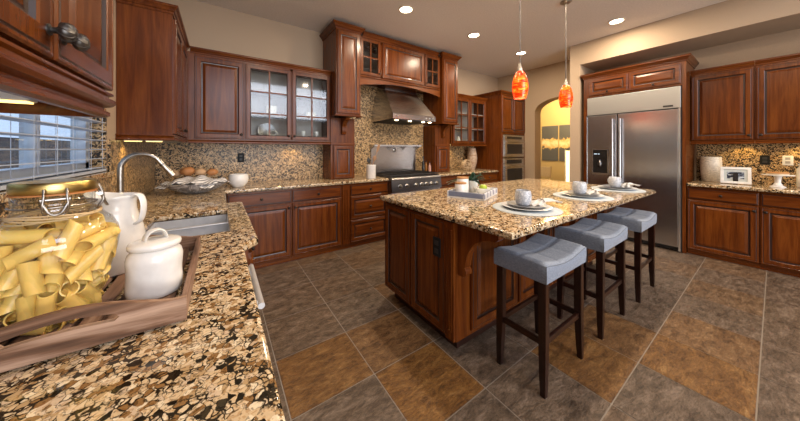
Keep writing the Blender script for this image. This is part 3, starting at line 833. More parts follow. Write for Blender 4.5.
bm = B(); lathe(bm, [(0.02, 0), (0.02, 0.02)], 12, Matrix.Translation((0.1, 0.05, 0))); lathe(bm, [(0.02, 0), (0.02, 0.02)], 12, Matrix.Translation((FW - 0.1, 0.05, 0))); lathe(bm, [(0.02, 0), (0.02, 0.02)], 12, Matrix.Translation((FW - 0.1, 0.5, 0))); obj('foot', bm, M_black, fr)

# ---- range
rg = thing('gas_range', 'stainless steel gas range with a row of round knobs', 'range', (2.07, 3.235, 0), 0)
RW = 0.988
bm = B(); box(bm, 0, RW, 0.0, 0.655, 0.09, 0.905); obj('body', bm, M_steel, rg)
bm = B()
prism(bm, [(0.0, 0.70), (-0.045, 0.71), (-0.028, 0.868), (-0.022, 0.905), (-0.01, 0.915), (0.0, 0.915)], lambda a, b: (0, a, b), lambda a, b: (RW, a, b))
cp = obj('control_panel', bm, steel('dark_steel', (0.16, 0.155, 0.15), 0.3), rg)
bm = B(); tube(bm, [(0.002, -0.022, 0.893), (RW - 0.002, -0.022, 0.893)], 0.017, 12); obj('bullnose', bm, M_steel, cp, 60)
for x in (0.15, 0.275, 0.455, 0.565, 0.665, 0.765, 0.885):
    bm = B(); lathe(bm, [(0.034, 0), (0.034, 0.006), (0.026, 0.010), (0.023, 0.034), (0.020, 0.038), (0, 0.038)], 20, Matrix.Translation((x, -0.035, 0.785)) @ Matrix.Rotation(R(86), 4, 'X'))
    box(bm, x - 0.005, x + 0.005, -0.085, -0.06, 0.766, 0.806, bev=0.002)
    obj('control_knob', bm, M_nickel, cp, 50)
bm = B(); box(bm, 0.01, RW - 0.01, -0.03, -0.001, 0.20, 0.685, bev=0.004); od = obj('oven_door', bm, M_steel, rg)
bm = B(); tube(bm, [(0.05, -0.085, 0.64), (RW - 0.05, -0.085, 0.64)], 0.014, 12)
for x in (0.1, RW - 0.1): tube(bm, [(x, -0.03, 0.64), (x, -0.085, 0.64)], 0.01, 8)
obj('handle', bm, M_steel, od, 60)
bm = B(); box(bm, 0.2, RW - 0.2, -0.0325, -0.0302, 0.32, 0.56); obj('oven_window', bm, M_black, od)
bm = B(); box(bm, 0.01, RW - 0.01, 0.012, 0.60, 0.9055, 0.925, bev=0.004); obj('cooktop', bm, M_black, rg)
for k in range(3):
    bm = B(); x0 = 0.025 + 0.315 * k; x1 = x0 + 0.305
    for y in (0.03, 0.31, 0.585): box(bm, x0, x1, y - 0.007, y + 0.007, 0.938, 0.953)
    for x in (x0, x0 + 0.076, (x0 + x1) / 2, x1 - 0.076, x1): box(bm, x - 0.006, x + 0.006, 0.025, 0.59, 0.940, 0.955)
    for x in (x0, x1):
        for y in (0.03, 0.585): box(bm, x - 0.007, x + 0.007, y - 0.007, y + 0.007, 0.9255, 0.940)
    obj('burner_grate', bm, M_iron, rg)
    for y in (0.16, 0.45):
        bm = B(); lathe(bm, [(0.05, 0.9255), (0.05, 0.930), (0.036, 0.934), (0.03, 0.937), (0, 0.937)], 18, Matrix.Translation(((x0 + x1) / 2, y, 0))); obj('burner', bm, M_iron, rg, 50)
bm = B(); box(bm, 0.0, RW, 0.05, 0.6, 0, 0.09); obj('toe_kick', bm, M_black, rg)
bg_ = thing('range_backguard', 'tall polished steel panel with a warming shelf on the wall behind the range', 'backguard', (2.07, 3.884, 0.93), 0)
bm = B(); box(bm, 0.02, RW - 0.02, -0.016, -0.001, 0.0, 0.475); obj('panel', bm, steel('panel_steel', (0.36, 0.325, 0.30), 0.22, 'Z'), bg_)
bm = B(); box(bm, 0.0, RW, -0.16, -0.0165, 0.474, 0.484); box(bm, 0.0, RW, -0.166, -0.16, 0.464, 0.490)
for x in (0.0, 0.36, 0.66, RW - 0.012): prism(bm, [(-0.16, 0.474), (-0.017, 0.474), (-0.017, 0.40)], lambda a, b, x=x: (x, a, b), lambda a, b, x=x: (x + 0.012, a, b))
obj('shelf', bm, M_steel, bg_)
bm = B(); lathe(bm, [(0.035, 0), (0.035, 0.012), (0.026, 0.02), (0, 0.02)], 20, Matrix.Translation((0.48, -0.016, 0.40)) @ Matrix.Rotation(R(90), 4, 'X')); obj('wall_fitting', bm, M_nickel, bg_, 50)

# ---- hood
hd = thing('range_hood', 'sloped stainless steel range hood under the arched valance', 'range hood', (2.09, 3.884, 1.80), 0)
HW, HD = 0.84, 0.685
bm = B()
lo = [(0, -HD), (HW, -HD), (HW, 0), (0, 0)]
rows = [[(x, y, z) for x, y in lo] for z in (0.0, 0.075)]
rows.append([(0.005, -HD + 0.012, 0.08), (HW - 0.005, -HD + 0.012, 0.08), (HW - 0.005, 0, 0.08), (0.005, 0, 0.08)])
rows.append([(0.10, -0.30, 0.50), (HW - 0.10, -0.30, 0.50), (HW - 0.10, 0, 0.50), (0.10, 0, 0.50)])
rows.append([(0.11, -0.29, 0.595), (HW - 0.11, -0.29, 0.595), (HW - 0.11, 0, 0.595), (0.11, 0, 0.595)])
rv = [[bm.verts.new(p) for p in r] for r in rows]
for a, b in zip(rv, rv[1:]):
    for k in range(4): bm.faces.new((a[k], a[(k + 1) % 4], b[(k + 1) % 4], b[k]))
bm.faces.new(list(reversed(rv[0]))); bm.faces.new(rv[-1])
obj('canopy', bm, steel('hood_steel', (0.55, 0.52, 0.48), 0.22, 'Z'), hd)
bm = B(); box(bm, 0.03, HW - 0.03, -HD + 0.03, -0.03, -0.012, -0.0005)
for k in range(9): box(bm, 0.06 + k * 0.082, 0.11 + k * 0.082, -HD + 0.10, -0.10, -0.018, -0.012)
obj('filter', bm, M_iron, hd)
M_bulb = simple('warm_lens', (1, 0.85, 0.6), 0.4, emis=(1.0, 0.78, 0.45), es=9.0)
for x in (0.10, 0.35, 0.62, 0.76):
    bm = B(); lathe(bm, [(0.026, -0.022), (0.026, -0.012)], 16, Matrix.Translation((x, -HD + 0.055, 0))); obj('hood_lamp', bm, M_bulb, hd)
for x in (0.07, HW - 0.20, HW - 0.13, HW - 0.06):
    bm = B(); lathe(bm, [(0.012, 0), (0.012, 0.006), (0.008, 0.010), (0, 0.010)], 12, Matrix.Translation((x, -HD, 0.04)) @ Matrix.Rotation(R(90), 4, 'X')); obj('button', bm, M_nickel, hd, 50)
def lamp(name, loc, power, colr, parent=None, r=0.03, spot=None):
    l = bpy.data.lights.new(name, 'SPOT' if spot else 'POINT'); l.energy = power; l.color = colr; l.shadow_soft_size = r
    if spot: l.spot_size = R(spot); l.spot_blend = 0.6
    o = bpy.data.objects.new(name, l); col.objects.link(o); o.location = loc
    if parent: o.parent = parent
    return o
lamp('hood_light', (0.25, -0.45, -0.06), 3.0, (1.0, 0.74, 0.42), hd, 0.05, 150)
lamp('hood_light', (0.65, -0.45, -0.06), 3.0, (1.0, 0.74, 0.42), hd, 0.05, 150)

# ---- microwave and wall oven in the tower (front y = 3.21)
def wall_appliance(name, label, cat, z0, z1, panel):
    t = thing(name, label, cat, (4.815, 3.209, z0), 0); W = 0.755; H = z1 - z0
    bm = B(); box(bm, 0.0, W, 0.002, 0.60, 0.003, H - 0.003); obj('body', bm, M_iron, t)
    bm = B(); box(bm, -0.012, W + 0.012, -0.012, -0.001, 0.0, H, bev=0.003); obj('face_trim', bm, M_steel, t)
    bm = B(); box(bm, 0.02, W - 0.02, -0.034, -0.0125, 0.025, H - panel - 0.01, bev=0.004); d = obj('door', bm, M_steel, t)
    bm = B(); box(bm, 0.10, W - 0.10, -0.0365, -0.0345, 0.07, H - panel - 0.09); obj('door_window', bm, M_black, d)
    bm = B(); zz = H - panel - 0.045; tube(bm, [(0.06, -0.075, zz), (W - 0.06, -0.075, zz)], 0.011, 12)
    for x in (0.1, W - 0.1): tube(bm, [(x, -0.034, zz), (x, -0.075, zz)], 0.008, 8)
    obj('handle', bm, M_nickel, d, 60)
    bm = B(); box(bm, 0.02, W - 0.02, -0.024, -0.0125, H - panel, H - 0.018, bev=0.002); c = obj('control_panel', bm, M_steel, t)
    bm = B(); box(bm, 0.10, W - 0.10, -0.0262, -0.0245, H - panel + 0.015, H - 0.032); obj('display', bm, M_black, c)
    return t
wall_appliance('microwave_oven', 'built-in steel microwave in the upper opening of the tower', 'microwave', 1.175, 1.645, 0.10)
wall_appliance('built_in_oven', 'built-in steel wall oven in the lower opening of the tower', 'oven', 0.445, 1.155, 0.13)

# ---- sink and faucet
sk = thing('kitchen_sink', 'double bowl stainless steel sink set under the granite', 'sink', (-0.15, 1.945, 0.66), 0)
def bowl(y0, y1, zt0, zt1):
    bm = B(); x0, x1 = -0.195, 0.195; zb = 0.0; t_ = 0.004
    box(bm, x0, x1, y0, y1, zb, zb + t_)
    box(bm, x0, x0 + t_, y0, y1, zb, 0.2135); box(bm, x1 - t_, x1, y0, y1, zb, 0.2135)
    box(bm, x0, x1, y0, y0 + t_, zb, zt0); box(bm, x0, x1, y1 - t_, y1, zb, zt1)
    return bm
M_sink = simple('sink_steel', (0.66, 0.67, 0.69), 0.38, 0.55)
b1 = obj('near_bowl', bowl(-0.31, 0.02, 0.2135, 0.213), M_sink, sk); b2 = obj('far_bowl', bowl(0.022, 0.31, 0.213, 0.2135), M_sink, sk)
bm = B(); box(bm, -0.195, 0.195, 0.008, 0.034, 0.2132, 0.224, bev=0.004); obj('divider', bm, M_sink, sk)
for b_, y in ((b1, -0.14), (b2, 0.165)):
    bm = B(); lathe(bm, [(0.055, 0.004), (0.055, 0.007), (0.04, 0.005), (0, 0.0045)], 20, Matrix.Translation((0, y, 0))); obj('drain', bm, M_nickel, b_, 50)
fc = thing('kitchen_faucet', 'brushed nickel pull-down faucet arching over the sink', 'faucet', (-0.45, 2.05, CT), 0)
bm = B(); lathe(bm, [(0.03, 0.0), (0.03, 0.006), (0.024, 0.014), (0.022, 0.055), (0.016, 0.065), (0, 0.066)], 20); obj('base', bm, M_nickel, fc, 50)
bm = B()
pts = [(0, 0, 0.06), (0, 0, 0.15), (0, 0, 0.26)]
for k in range(1, 13):
    a = math.pi - math.pi * 0.84 * k / 12
    pts.append((0.085 + 0.085 * math.cos(a), 0, 0.315 + 0.085 * math.sin(a)))
pts.insert(3, (0, 0, 0.295))
tube(bm, smoothpath(pts, 3), 0.0138, 14); obj('gooseneck', bm, M_nickel, fc, 60)
e = Vector(pts[-1]); tdir = (Vector(pts[-1]) - Vector(pts[-2])).normalized()
bm = B(); tube(bm, [e - tdir * 0.004, e + tdir * 0.02, e + tdir * 0.025, e + tdir * 0.085, e + tdir * 0.105], [0.0145, 0.0145, 0.0125, 0.0155, 0.0165], 14); sh = obj('spray_head', bm, M_nickel, fc, 60)
bm = B(); tube(bm, [e + tdir * 0.019, e + tdir * 0.027], 0.0155, 14); obj('collar', bm, M_pewter, sh, 60)
bm = B(); tube(bm, [(0.015, -0.012, 0.045), (0.05, -0.045, 0.06), (0.085, -0.075, 0.066)], [0.009, 0.007, 0.006], 10); obj('lever', bm, M_nickel, fc, 60)

# ---- ceiling cans, pendants
M_lens = simple('can_lens', (1, 0.95, 0.85), 0.5, emis=(1.0, 0.86, 0.66), es=9.0)
M_trim = simple('can_trim', (0.72, 0.62, 0.50), 0.4)
spots = [(1.92, 2.64, 'above the range side of the ceiling'), (3.21, 2.64, 'between the range hood and the oven tower'), (4.51, 2.64, 'nearest the arch'), (4.465, 1.24, 'in front of the refrigerator')]
added_cans = [(0.62, 1.24), (1.92, 1.24), (3.21, 1.24), (1.92, -0.2), (3.21, -0.2)]  # unseen lights continuing the ceiling grid, added to brighten the kitchen
for x, y, lab in spots + [(a, b, None) for a, b in added_cans]:
    t = thing('recessed_light', ('round recessed ceiling light ' + lab) if lab else 'added round recessed ceiling light out of view', 'ceiling light', (x, y, CEIL), 0, 'recessed lights in the kitchen ceiling' if lab else 'added recessed lights out of view')
    bm = B(); lathe(bm, [(0.075, -0.001), (0.095, -0.001), (0.095, -0.006), (0.078, -0.010), (0.075, -0.004), (0.075, -0.001)], 32, cap0=False, cap1=False); obj('trim_ring', bm, M_trim, t, 50)
    bm = B(); lathe(bm, [(0.0, -0.006), (0.0745, -0.004), (0.0745, -0.001), (0, -0.001)], 32, cap0=False, cap1=False); obj('lens', bm, M_lens, t, 50)
    l = bpy.data.lights.new('can_light', 'AREA'); l.shape = 'DISK'; l.size = 0.15; l.energy = CAN_POWER * (1.0 if lab else CAN_BACK); l.color = CAN_COLOR; l.spread = R(180)
    o = bpy.data.objects.new('can_light', l); col.objects.link(o); o.parent = t; o.location = (0, 0, -0.013)
def amber():
    m, nt, p, o = mat('amber_art_glass')
    v = coords(nt, (3.0, 3.0, 12.0)); n = N(nt, 'ShaderNodeTexNoise', i_Scale=4.0, i_Detail=4.0, i_Roughness=0.65, i_Distortion=1.2); nt.links.new(v, n.inputs['Vector'])
    rp = ramp(nt, [(0.32, (0.40, 0.004, 0.001)), (0.46, (0.90, 0.030, 0.002)), (0.58, (1.0, 0.13, 0.006)), (0.68, (1.0, 0.40, 0.03)), (0.80, (1.0, 0.72, 0.20))]); nt.links.new(n.outputs[0], rp.inputs[0])
    nt.links.new(rp.outputs[0], p.inputs['Base Color']); nt.links.new(rp.outputs[0], p.inputs['Emission Color']); p.inputs['Emission Strength'].default_value = 0.62; p.inputs['Roughness'].default_value = 0.15
    return m
M_amber = amber()
M_cord = simple('pendant_rod', (0.10, 0.09, 0.085), 0.5, 0.3)
for x, y, lab in ((2.41, 1.42, 'glowing amber glass pendant lamp over the near end of the island'), (3.385, 1.42, 'glowing amber glass pendant lamp nearer the refrigerator')):
    t = thing('pendant_lamp', lab, 'pendant lamp', (x, y, 1.84), 0, 'amber pendants over the island')
    bm = B(); lathe(bm, [(0.056, 0.0), (0.068, 0.05), (0.074, 0.10), (0.070, 0.16), (0.056, 0.215), (0.034, 0.258), (0.022, 0.265), (0.020, 0.263), (0.032, 0.254), (0.053, 0.213), (0.067, 0.16), (0.071, 0.10), (0.065, 0.05), (0.053, 0.0)], 28, cap0=False, cap1=False)
    bm.faces.ensure_lookup_table(); obj('lamp_shade', bm, M_amber, t, 50)
    bm = B(); lathe(bm, [(0.0, 0.02), (0.050, 0.02), (0.050, 0.024), (0, 0.024)], 24, cap0=False, cap1=False); obj('diffuser', bm, simple('pendant_diffuser', (1, 0.9, 0.7), 0.5, emis=(1.0, 0.86, 0.62), es=4.0), t)
    bm = B(); lathe(bm, [(0.024, 0.262), (0.022, 0.285), (0.012, 0.325), (0.008, 0.345), (0, 0.346)], 16); obj('socket_cap', bm, M_nickel, t, 50)
    bm = B(); tube(bm, [(0, 0, 0.34), (0, 0, CEIL - 1.84 - 0.02)], 0.0055, 8); obj('cord', bm, M_cord, t, 60)
    bm = B(); lathe(bm, [(0.0, CEIL - 1.84 - 0.03), (0.03, CEIL - 1.84 - 0.03), (0.06, CEIL - 1.84 - 0.012), (0.062, CEIL - 1.84 - 0.001), (0, CEIL - 1.84 - 0.001)], 24); obj('canopy', bm, M_nickel, t, 50)
    lamp('pendant_light', (0, 0, -0.03), 0.5, (1.0, 0.72, 0.42), t, 0.05)
# ---- lights under the wall cabinets
M_puck = simple('puck_lens', (1, 0.8, 0.4), 0.4, emis=(1.0, 0.70, 0.22), es=2.2)
def puck(label, loc, lz, power, h=0.014, col_=None):
    t = thing('under_cabinet_light', label, 'light', loc, 0, 'under-cabinet lights')
    bm = B(); box(bm, -0.05, 0.05, -0.022, 0.022, -h, -0.001, bev=0.004); obj('housing', bm, M_whitepaint, t)
    bm = B(); box(bm, -0.044, 0.044, -0.016, 0.016, -h - 0.004, -h - 0.0002); obj('lens', bm, M_puck, t)
    lamp('puck_light', (0, 0, -h - 0.016), power, (1.0, 0.66, 0.22), t, 0.02, 140)
UND = 1.449
puck('small light under the two glass doors left of the range', (0.82, 3.75, UND), 0, 3.4)
puck('small light under the glass cabinet beside the oven tower', (3.85, 3.75, UND), 0, 4.0)
puck('small light under the corner cabinet over the faucet', (-0.53, 2.72, UND), 0, 1.6, 0.046)
puck('small light under the corner cabinet near its front edge', (-0.415, 2.72, UND), 0, 0.8, 0.046)
puck('small light under the right-hand wall cabinets above the photo frame', (5.42, 0.22, UND), 0, 3.0)
puck('small light under the right-hand wall cabinets above the cake stand', (5.42, -0.18, UND), 0, 3.0)
puck('yellow light under the nearest wall cabinet', (-0.445, 1.09, 1.512), 0, 0.5, 0.050)
# ================================================================ LOOSE OBJECTS
# ---- blinds at the sink window
bl = thing('window_blind', 'open white horizontal slat blinds at the sink window', 'blinds', (-0.625, 1.58, WZ0))
M_slat = simple('blind_slat', (0.50, 0.56, 0.66), 0.45)
zs = 0.028
ylo, yhi = WY0 + 0.012 - 1.58, WY1 - 0.016 - 1.58
bm = B(); box(bm, -0.03, 0.02, ylo, yhi, 0.845, 0.895); obj('headrail', bm, M_slat, bl)
while zs < 0.83:
    bm = B(); box(bm, -0.026, 0.026, ylo, yhi, -0.0015, 0.0015, M=Matrix.Translation((0, 0, zs)) @ Matrix.Rotation(R(-4), 4, 'Y'))
    obj('slat', bm, M_slat, bl); zs += 0.056
bm = B(); box(bm, -0.026, 0.026, ylo, yhi, 0.004, 0.018); obj('bottom_rail', bm, M_slat, bl)
for y in (-0.62, -0.2, 0.07, 0.25, 0.40, 0.62, 0.79):
    bm = B()
    for x in (-0.027, 0.027): tube(bm, [(x, y, 0.01), (x, y, 0.85)], 0.0011, 5)
    obj('cord', bm, M_slat, bl)

# ---- bar stools
def fabric():
    m, nt, p, o = mat('blue_grey_linen')
    v = coords(nt, (1, 1, 1)); a = N(nt, 'ShaderNodeTexNoise', i_Scale=1.0, i_Detail=2.0); b = N(nt, 'ShaderNodeTexNoise', i_Scale=1.0, i_Detail=2.0)
    for n, s in ((a, (420, 60, 420)), (b, (60, 420, 420))):
        mp = N(nt, 'ShaderNodeMapping'); mp.inputs['Scale'].default_value = s; nt.links.new(v, mp.inputs[0]); nt.links.new(mp.outputs[0], n.inputs['Vector'])
    ad = N(nt, 'ShaderNodeMath', operation='ADD'); nt.links.new(a.outputs[0], ad.inputs[0]); nt.links.new(b.outputs[0], ad.inputs[1])
    rp = ramp(nt, [(0.32, (0.080, 0.105, 0.150)), (0.5, (0.175, 0.215, 0.285)), (0.7, (0.33, 0.38, 0.47))])
    hf = N(nt, 'ShaderNodeMath', operation='MULTIPLY'); hf.inputs[1].default_value = 0.5; nt.links.new(ad.outputs[0], hf.inputs[0]); nt.links.new(hf.outputs[0], rp.inputs[0])
    nt.links.new(rp.outputs[0], p.inputs['Base Color']); p.inputs['Roughness'].default_value = 0.85; p.inputs['Sheen Weight'].default_value = 0.3
    bump(nt, p, hf.outputs[0], 0.25, 0.002); return m
M_fabric = fabric()
M_seam = simple('seam_thread', (0.11, 0.125, 0.15), 0.9)
SX, SY = 0.25, 0.158
def saddle(x, y):
    return 0.728 - 0.030 * math.cos(min(1, abs(x) / SX) * math.pi / 2) ** 1.2 * 1.0 + 0.004 * (1 - (y / SY) ** 2)
def make_stool():
    t = thing('bar_stool', 'x', 'bar stool', (0, 0, 0), 0, 'bar stools at the island')
    bm = B(); nx, ny = 34, 22
    rc = 0.022
    grid = {}
    for i in range(nx + 1):
        for j in range(ny + 1):
            x = -SX + 2 * SX * i / nx; y = -SY + 2 * SY * j / ny
            d = min(SX - abs(x), SY - abs(y))
            e = max(0.0, 1 - d / rc)
            g = 0
            for sx in (-0.085, 0.085): g = max(g, math.exp(-((x - sx) / 0.006) ** 2))
            g = max(g, math.exp(-((y) / 0.006) ** 2))
            z = saddle(x, y) - rc * 0.55 * (1 - math.sqrt(max(0, 1 - e * e))) - 0.008 * g * (1 - e)
            grid[i, j] = bm.verts.new((x * (1 - 0.0), y, z))
    for i in range(nx):
        for j in range(ny): bm.faces.new((grid[i, j], grid[i + 1, j], grid[i + 1, j + 1], grid[i, j + 1]))
    edge = [(i, 0) for i in range(nx)] + [(nx, j) for j in range(ny)] + [(i, ny) for i in range(nx, 0, -1)] + [(0, j) for j in range(ny, 0, -1)]
    prev = [grid[e] for e in edge]
    for dz, k in ((-0.006, 1.012), (-0.5, 1.015), (-1.0, 1.0)):
        cur = []
        for e in edge:
            v = grid[e]; z = v.co.z - 0.006 if dz == -0.006 else (0.5 * (v.co.z + 0.618) if dz == -0.5 else 0.618)
            cur.append(bm.verts.new((v.co.x * k, v.co.y * (k + (k - 1)), z)))
        for q in range(len(edge)): bm.faces.new((prev[q], cur[q], cur[(q + 1) % len(edge)], prev[(q + 1) % len(edge)]))
        prev = cur
    bm.faces.new(prev)
    st = obj('seat', bm, M_fabric, t, 60)
    bm = B()
    for sx in (-1, 1):
        for sy in (-1, 1): tube(bm, [(sx * SX * 1.008, sy * SY * 1.012, 0.62), (sx * SX * 1.012, sy * SY * 1.02, 0.66), (sx * SX * 1.004, sy * SY * 1.006, 0.715)], 0.0022, 6)
    tube(bm, [(x, -SY * 1.005, saddle(x, SY) - 0.014) for x in [SX * (k / 12 - 1) for k in range(25)]], 0.002, 6)
    tube(bm, [(x, SY * 1.005, saddle(x, SY) - 0.014) for x in [SX * (k / 12 - 1) for k in range(25)]], 0.002, 6)
    obj('piping', bm, M_seam, st)
    for sx in (-1, 1):
        for sy in (-1, 1):
            bm = B(); a, b = 0.021, 0.0145
            def ring(z, h, ox): return [bm.verts.new((sx * (0.222 + ox) + p * h, sy * (0.130 + ox * 0.5) + q * h, z)) for p, q in ((-1, -1), (1, -1), (1, 1), (-1, 1))]
            rs = [ring(0, b, 0.010), ring(0.12, 0.0175, 0.006), ring(0.30, a, 0.0), ring(0.617, a, 0.0)]
            bm.faces.new(list(reversed(rs[0]))); bm.faces.new(rs[-1])
            for r0, r1 in zip(rs, rs[1:]):
                for k in range(4): bm.faces.new((r0[k], r0[(k + 1) % 4], r1[(k + 1) % 4], r1[k]))
            bmesh.ops.bevel(bm, geom=[e for e in bm.edges if abs(e.verts[0].co.z - e.verts[1].co.z) > 0.05], offset=0.003, segments=2, affect='EDGES')
            obj('leg', bm, M_legs, t)
    for s in (-1, 1):
        bm = B(); box(bm, -0.203, 0.203, s * 0.130 - 0.010, s * 0.130 + 0.010, 0.265, 0.297, bev=0.003); obj('stretcher', bm, M_legs, t)
        bm = B(); box(bm, s * 0.223 - 0.010, s * 0.223 + 0.010, -0.112, 0.112, 0.265, 0.297, bev=0.003); obj('stretcher', bm, M_legs, t)
    return t
st0 = make_stool(); st0.location = (1.678, 0.852, 0); st0['label'] = 'grey saddle-seat bar stool nearest the camera'
copy_thing(st0, (2.455, 0.842, 0), 0, 'middle grey saddle-seat bar stool of the island row')
copy_thing(st0, (3.255, 0.822, 0), 0, 'grey saddle-seat bar stool next to the refrigerator')

# ---- place settings on the island
def marble(name, a, b, sc_=14):
    m, nt, p, o = mat(name); v = coords(nt, (1, 1, 1)); n = N(nt, 'ShaderNodeTexNoise', i_Scale=sc_, i_Detail=6.0, i_Roughness=0.6, i_Distortion=2.5); nt.links.new(v, n.inputs['Vector'])
    rp = ramp(nt, [(0.40, a), (0.5, b), (0.54, b), (0.62, a)]); nt.links.new(n.outputs[0], rp.inputs[0]); nt.links.new(rp.outputs[0], p.inputs['Base Color']); p.inputs['Roughness'].default_value = 0.25
    return m
M_marble = marble('grey_marbled_ceramic', (0.66, 0.67, 0.69), (0.36, 0.39, 0.44), 26)
M_mat = simple('pale_woven_mat', (0.42, 0.47, 0.50), 0.8)
M_plate = simple('grey_white_plate', (0.58, 0.60, 0.62), 0.25)
M_plate2 = simple('dark_rim_plate', (0.20, 0.21, 0.23), 0.3)
M_linen = simple('grey_white_linen', (0.70, 0.69, 0.67), 0.9)
def napkin_mesh():
    """a gathered napkin: two fluted fans meeting at the ring, one longer and drooping"""
    bm = B()
    for a, ln, wd, ph in ((0.0, 0.165, 0.062, 0.3), (math.pi + 0.25, 0.125, 0.055, 2.1), (0.55, 0.115, 0.030, 4.0)):
        nu, nv = 16, 26; g = {}
        for i in range(nu + 1):
            u = i / nu; half = 0.013 + wd * u ** 0.75
            for j in range(nv + 1):
                s = 2 * j / nv - 1
                r = ln * u * (1 - 0.10 * s * s) + 0.006 * math.sin(3 * s + ph) * u
                fl = math.cos(s * 8.5 + ph + 1.5 * u)
                z = 0.016 + 0.0075 * fl * (0.6 + 0.5 * u) + 0.014 * math.sin(math.pi * min(1, u * 1.15)) * (1 - 0.5 * abs(s)) + 0.010 * (1 - u) * (1 - s * s) - 0.008 * u * u
                x, y = r, half * s
                g[i, j] = bm.verts.new((x * math.cos(a) - y * math.sin(a), x * math.sin(a) + y * math.cos(a), max(0.001, z)))
        fs = []
        for i in range(nu):
            for j in range(nv): fs.append(bm.faces.new((g[i, j], g[i + 1, j], g[i + 1, j + 1], g[i, j + 1])))
    bmesh.ops.solidify(bm, geom=list(bm.faces), thickness=0.002)
    return bm
def place_setting(x, y, which, first=None):
    z = CT + 0.0005
    grp = 'place settings along the island'
    T = {}
    def put(key, fn, zz, lab, cat, dx=0, dy=0, rz=0.0):
        if first: T[key] = copy_thing(first[key], (x + dx, y + dy, zz), rz, lab)
        else:
            o = fn(); o.location = (x + dx, y + dy, zz); o.rotation_euler = (0, 0, rz); tag(o, lab, cat, grp + ' (' + cat + ')'); T[key] = o
    def raw(name, bm, mats, sm=50): return obj(name, bm, mats, None, sm)
    def f_mat():
        bm = B(); lathe(bm, [(0, 0), (0.226, 0), (0.228, 0.002), (0.226, 0.004), (0, 0.004)], 48); return raw('placemat', bm, M_mat)
    def f_plate():
        bm = B(); lathe(bm, [(0, 0), (0.096, 0), (0.102, 0.003), (0.152, 0.014), (0.164, 0.017), (0.165, 0.019), (0.162, 0.0195), (0.149, 0.0175), (0.099, 0.0075), (0, 0.006)], 44); return raw('dinner_plate', bm, M_plate)
    def f_small():
        bm = B(); lathe(bm, [(0, 0), (0.066, 0), (0.069, 0.002), (0.113, 0.010), (0.126, 0.013), (0.1265, 0.015), (0.124, 0.0155), (0.111, 0.013), (0.068, 0.0055), (0, 0.0045)], 40); return raw('salad_plate', bm, M_plate2)
    def f_cup():
        t = bpy.data.objects.new('cup', None); col.objects.link(t)
        bm = B(); lathe(bm, [(0, 0), (0.038, 0), (0.046, 0.008), (0.0555, 0.040), (0.055, 0.070), (0.050, 0.102), (0.047, 0.106), (0.045, 0.102), (0.051, 0.070), (0.051, 0.040), (0.042, 0.012), (0, 0.008)], 32); obj('cup_body', bm, M_marble, t, 60)
        bm = B(); tube(bm, smoothpath([(0.0525, 0, 0.082), (0.078, 0, 0.080), (0.084, 0, 0.054), (0.071, 0, 0.030), (0.051, 0, 0.027)], 5), 0.0045, 8); obj('handle', bm, M_marble, t, 60)
        return t
    def f_nap():
        t = bpy.data.objects.new('napkin', None); col.objects.link(t)
        obj('cloth', napkin_mesh(), M_linen, t, 180, fix=False)
        bm = B(); pts = [(0.0, 0.022 * math.cos(a), 0.017 + 0.015 * math.sin(a)) for a in [2 * math.pi * k / 16 for k in range(16)]]; tube(bm, pts, 0.0045, 7, closed=True); obj('napkin_ring', bm, M_nickel, t, 60)
        return t
    put('mat', f_mat, z, 'round pale placemat %s' % which, 'placemat')
    put('plate', f_plate, z + 0.0045, 'pale dinner plate on the placemat %s' % which, 'plate')
    put('small', f_small, z + 0.0195, 'grey salad plate under the cup %s' % which, 'plate')
    put('cup', f_cup, z + 0.0255, 'grey marbled cup on stacked plates %s' % which, 'cup', -0.01, 0.015, R(60))
    put('nap', f_nap, z + 0.0235, 'gathered white napkin on the plate edge %s' % which, 'napkin', 0.135, -0.045, R(-8))
    return T
P1 = place_setting(1.815, 1.025, 'nearest the camera')
place_setting(2.70, 1.00, 'in the middle of the island', P1)
place_setting(3.49, 0.965, 'nearest the refrigerator', P1)

# ---- tray group on the island
TX, TY, TA = 1.935, 1.60, R(21)
def stripes():
    m, nt, p, o = mat('blue_striped_paint'); v = coords(nt, (1, 1, 1)); wv = N(nt, 'ShaderNodeTexWave', i_Scale=3.4, i_Distortion=2.5); wv.inputs['Detail Scale'].default_value = 2.0; nt.links.new(v, wv.inputs['Vector'])
    rp = ramp(nt, [(0.0, (0.66, 0.67, 0.70)), (0.70, (0.60, 0.62, 0.68)), (0.88, (0.24, 0.27, 0.36)), (1.0, (0.16, 0.19, 0.28))]); nt.links.new(wv.outputs[0], rp.inputs[0]); nt.links.new(rp.outputs[0], p.inputs['Base Color']); p.inputs['Roughness'].default_value = 0.5
    return m
M_stripe = stripes()
tr = thing('serving_tray', 'white and blue striped tray holding canisters and a plant on the island', 'tray', (TX, TY, CT + 0.0005), TA)
tw, td = 0.215, 0.165
bm = B(); box(bm, -tw, tw, -td, td, 0, 0.012); obj('base', bm, M_whitepaint, tr)
for x0, x1, y0, y1 in ((-tw, tw, -td, -td + 0.012), (-tw, tw, td - 0.012, td), (-tw, -tw + 0.012, -td + 0.012, td - 0.012), (tw - 0.012, tw, -td + 0.012, td - 0.012)):
    bm = B(); box(bm, x0, x1, y0, y1, 0.0122, 0.056, bev=0.002); obj('side_panel', bm, M_stripe, tr)
def on_tray(lx, ly): return (TX + lx * math.cos(TA) - ly * math.sin(TA), TY + lx * math.sin(TA) + ly * math.cos(TA), CT + 0.0130)
M_lidwood = wood('bamboo_lid', (0.32, 0.15, 0.05), (0.46, 0.24, 0.09), (0.56, 0.33, 0.14), 'X', 0.5, 0)
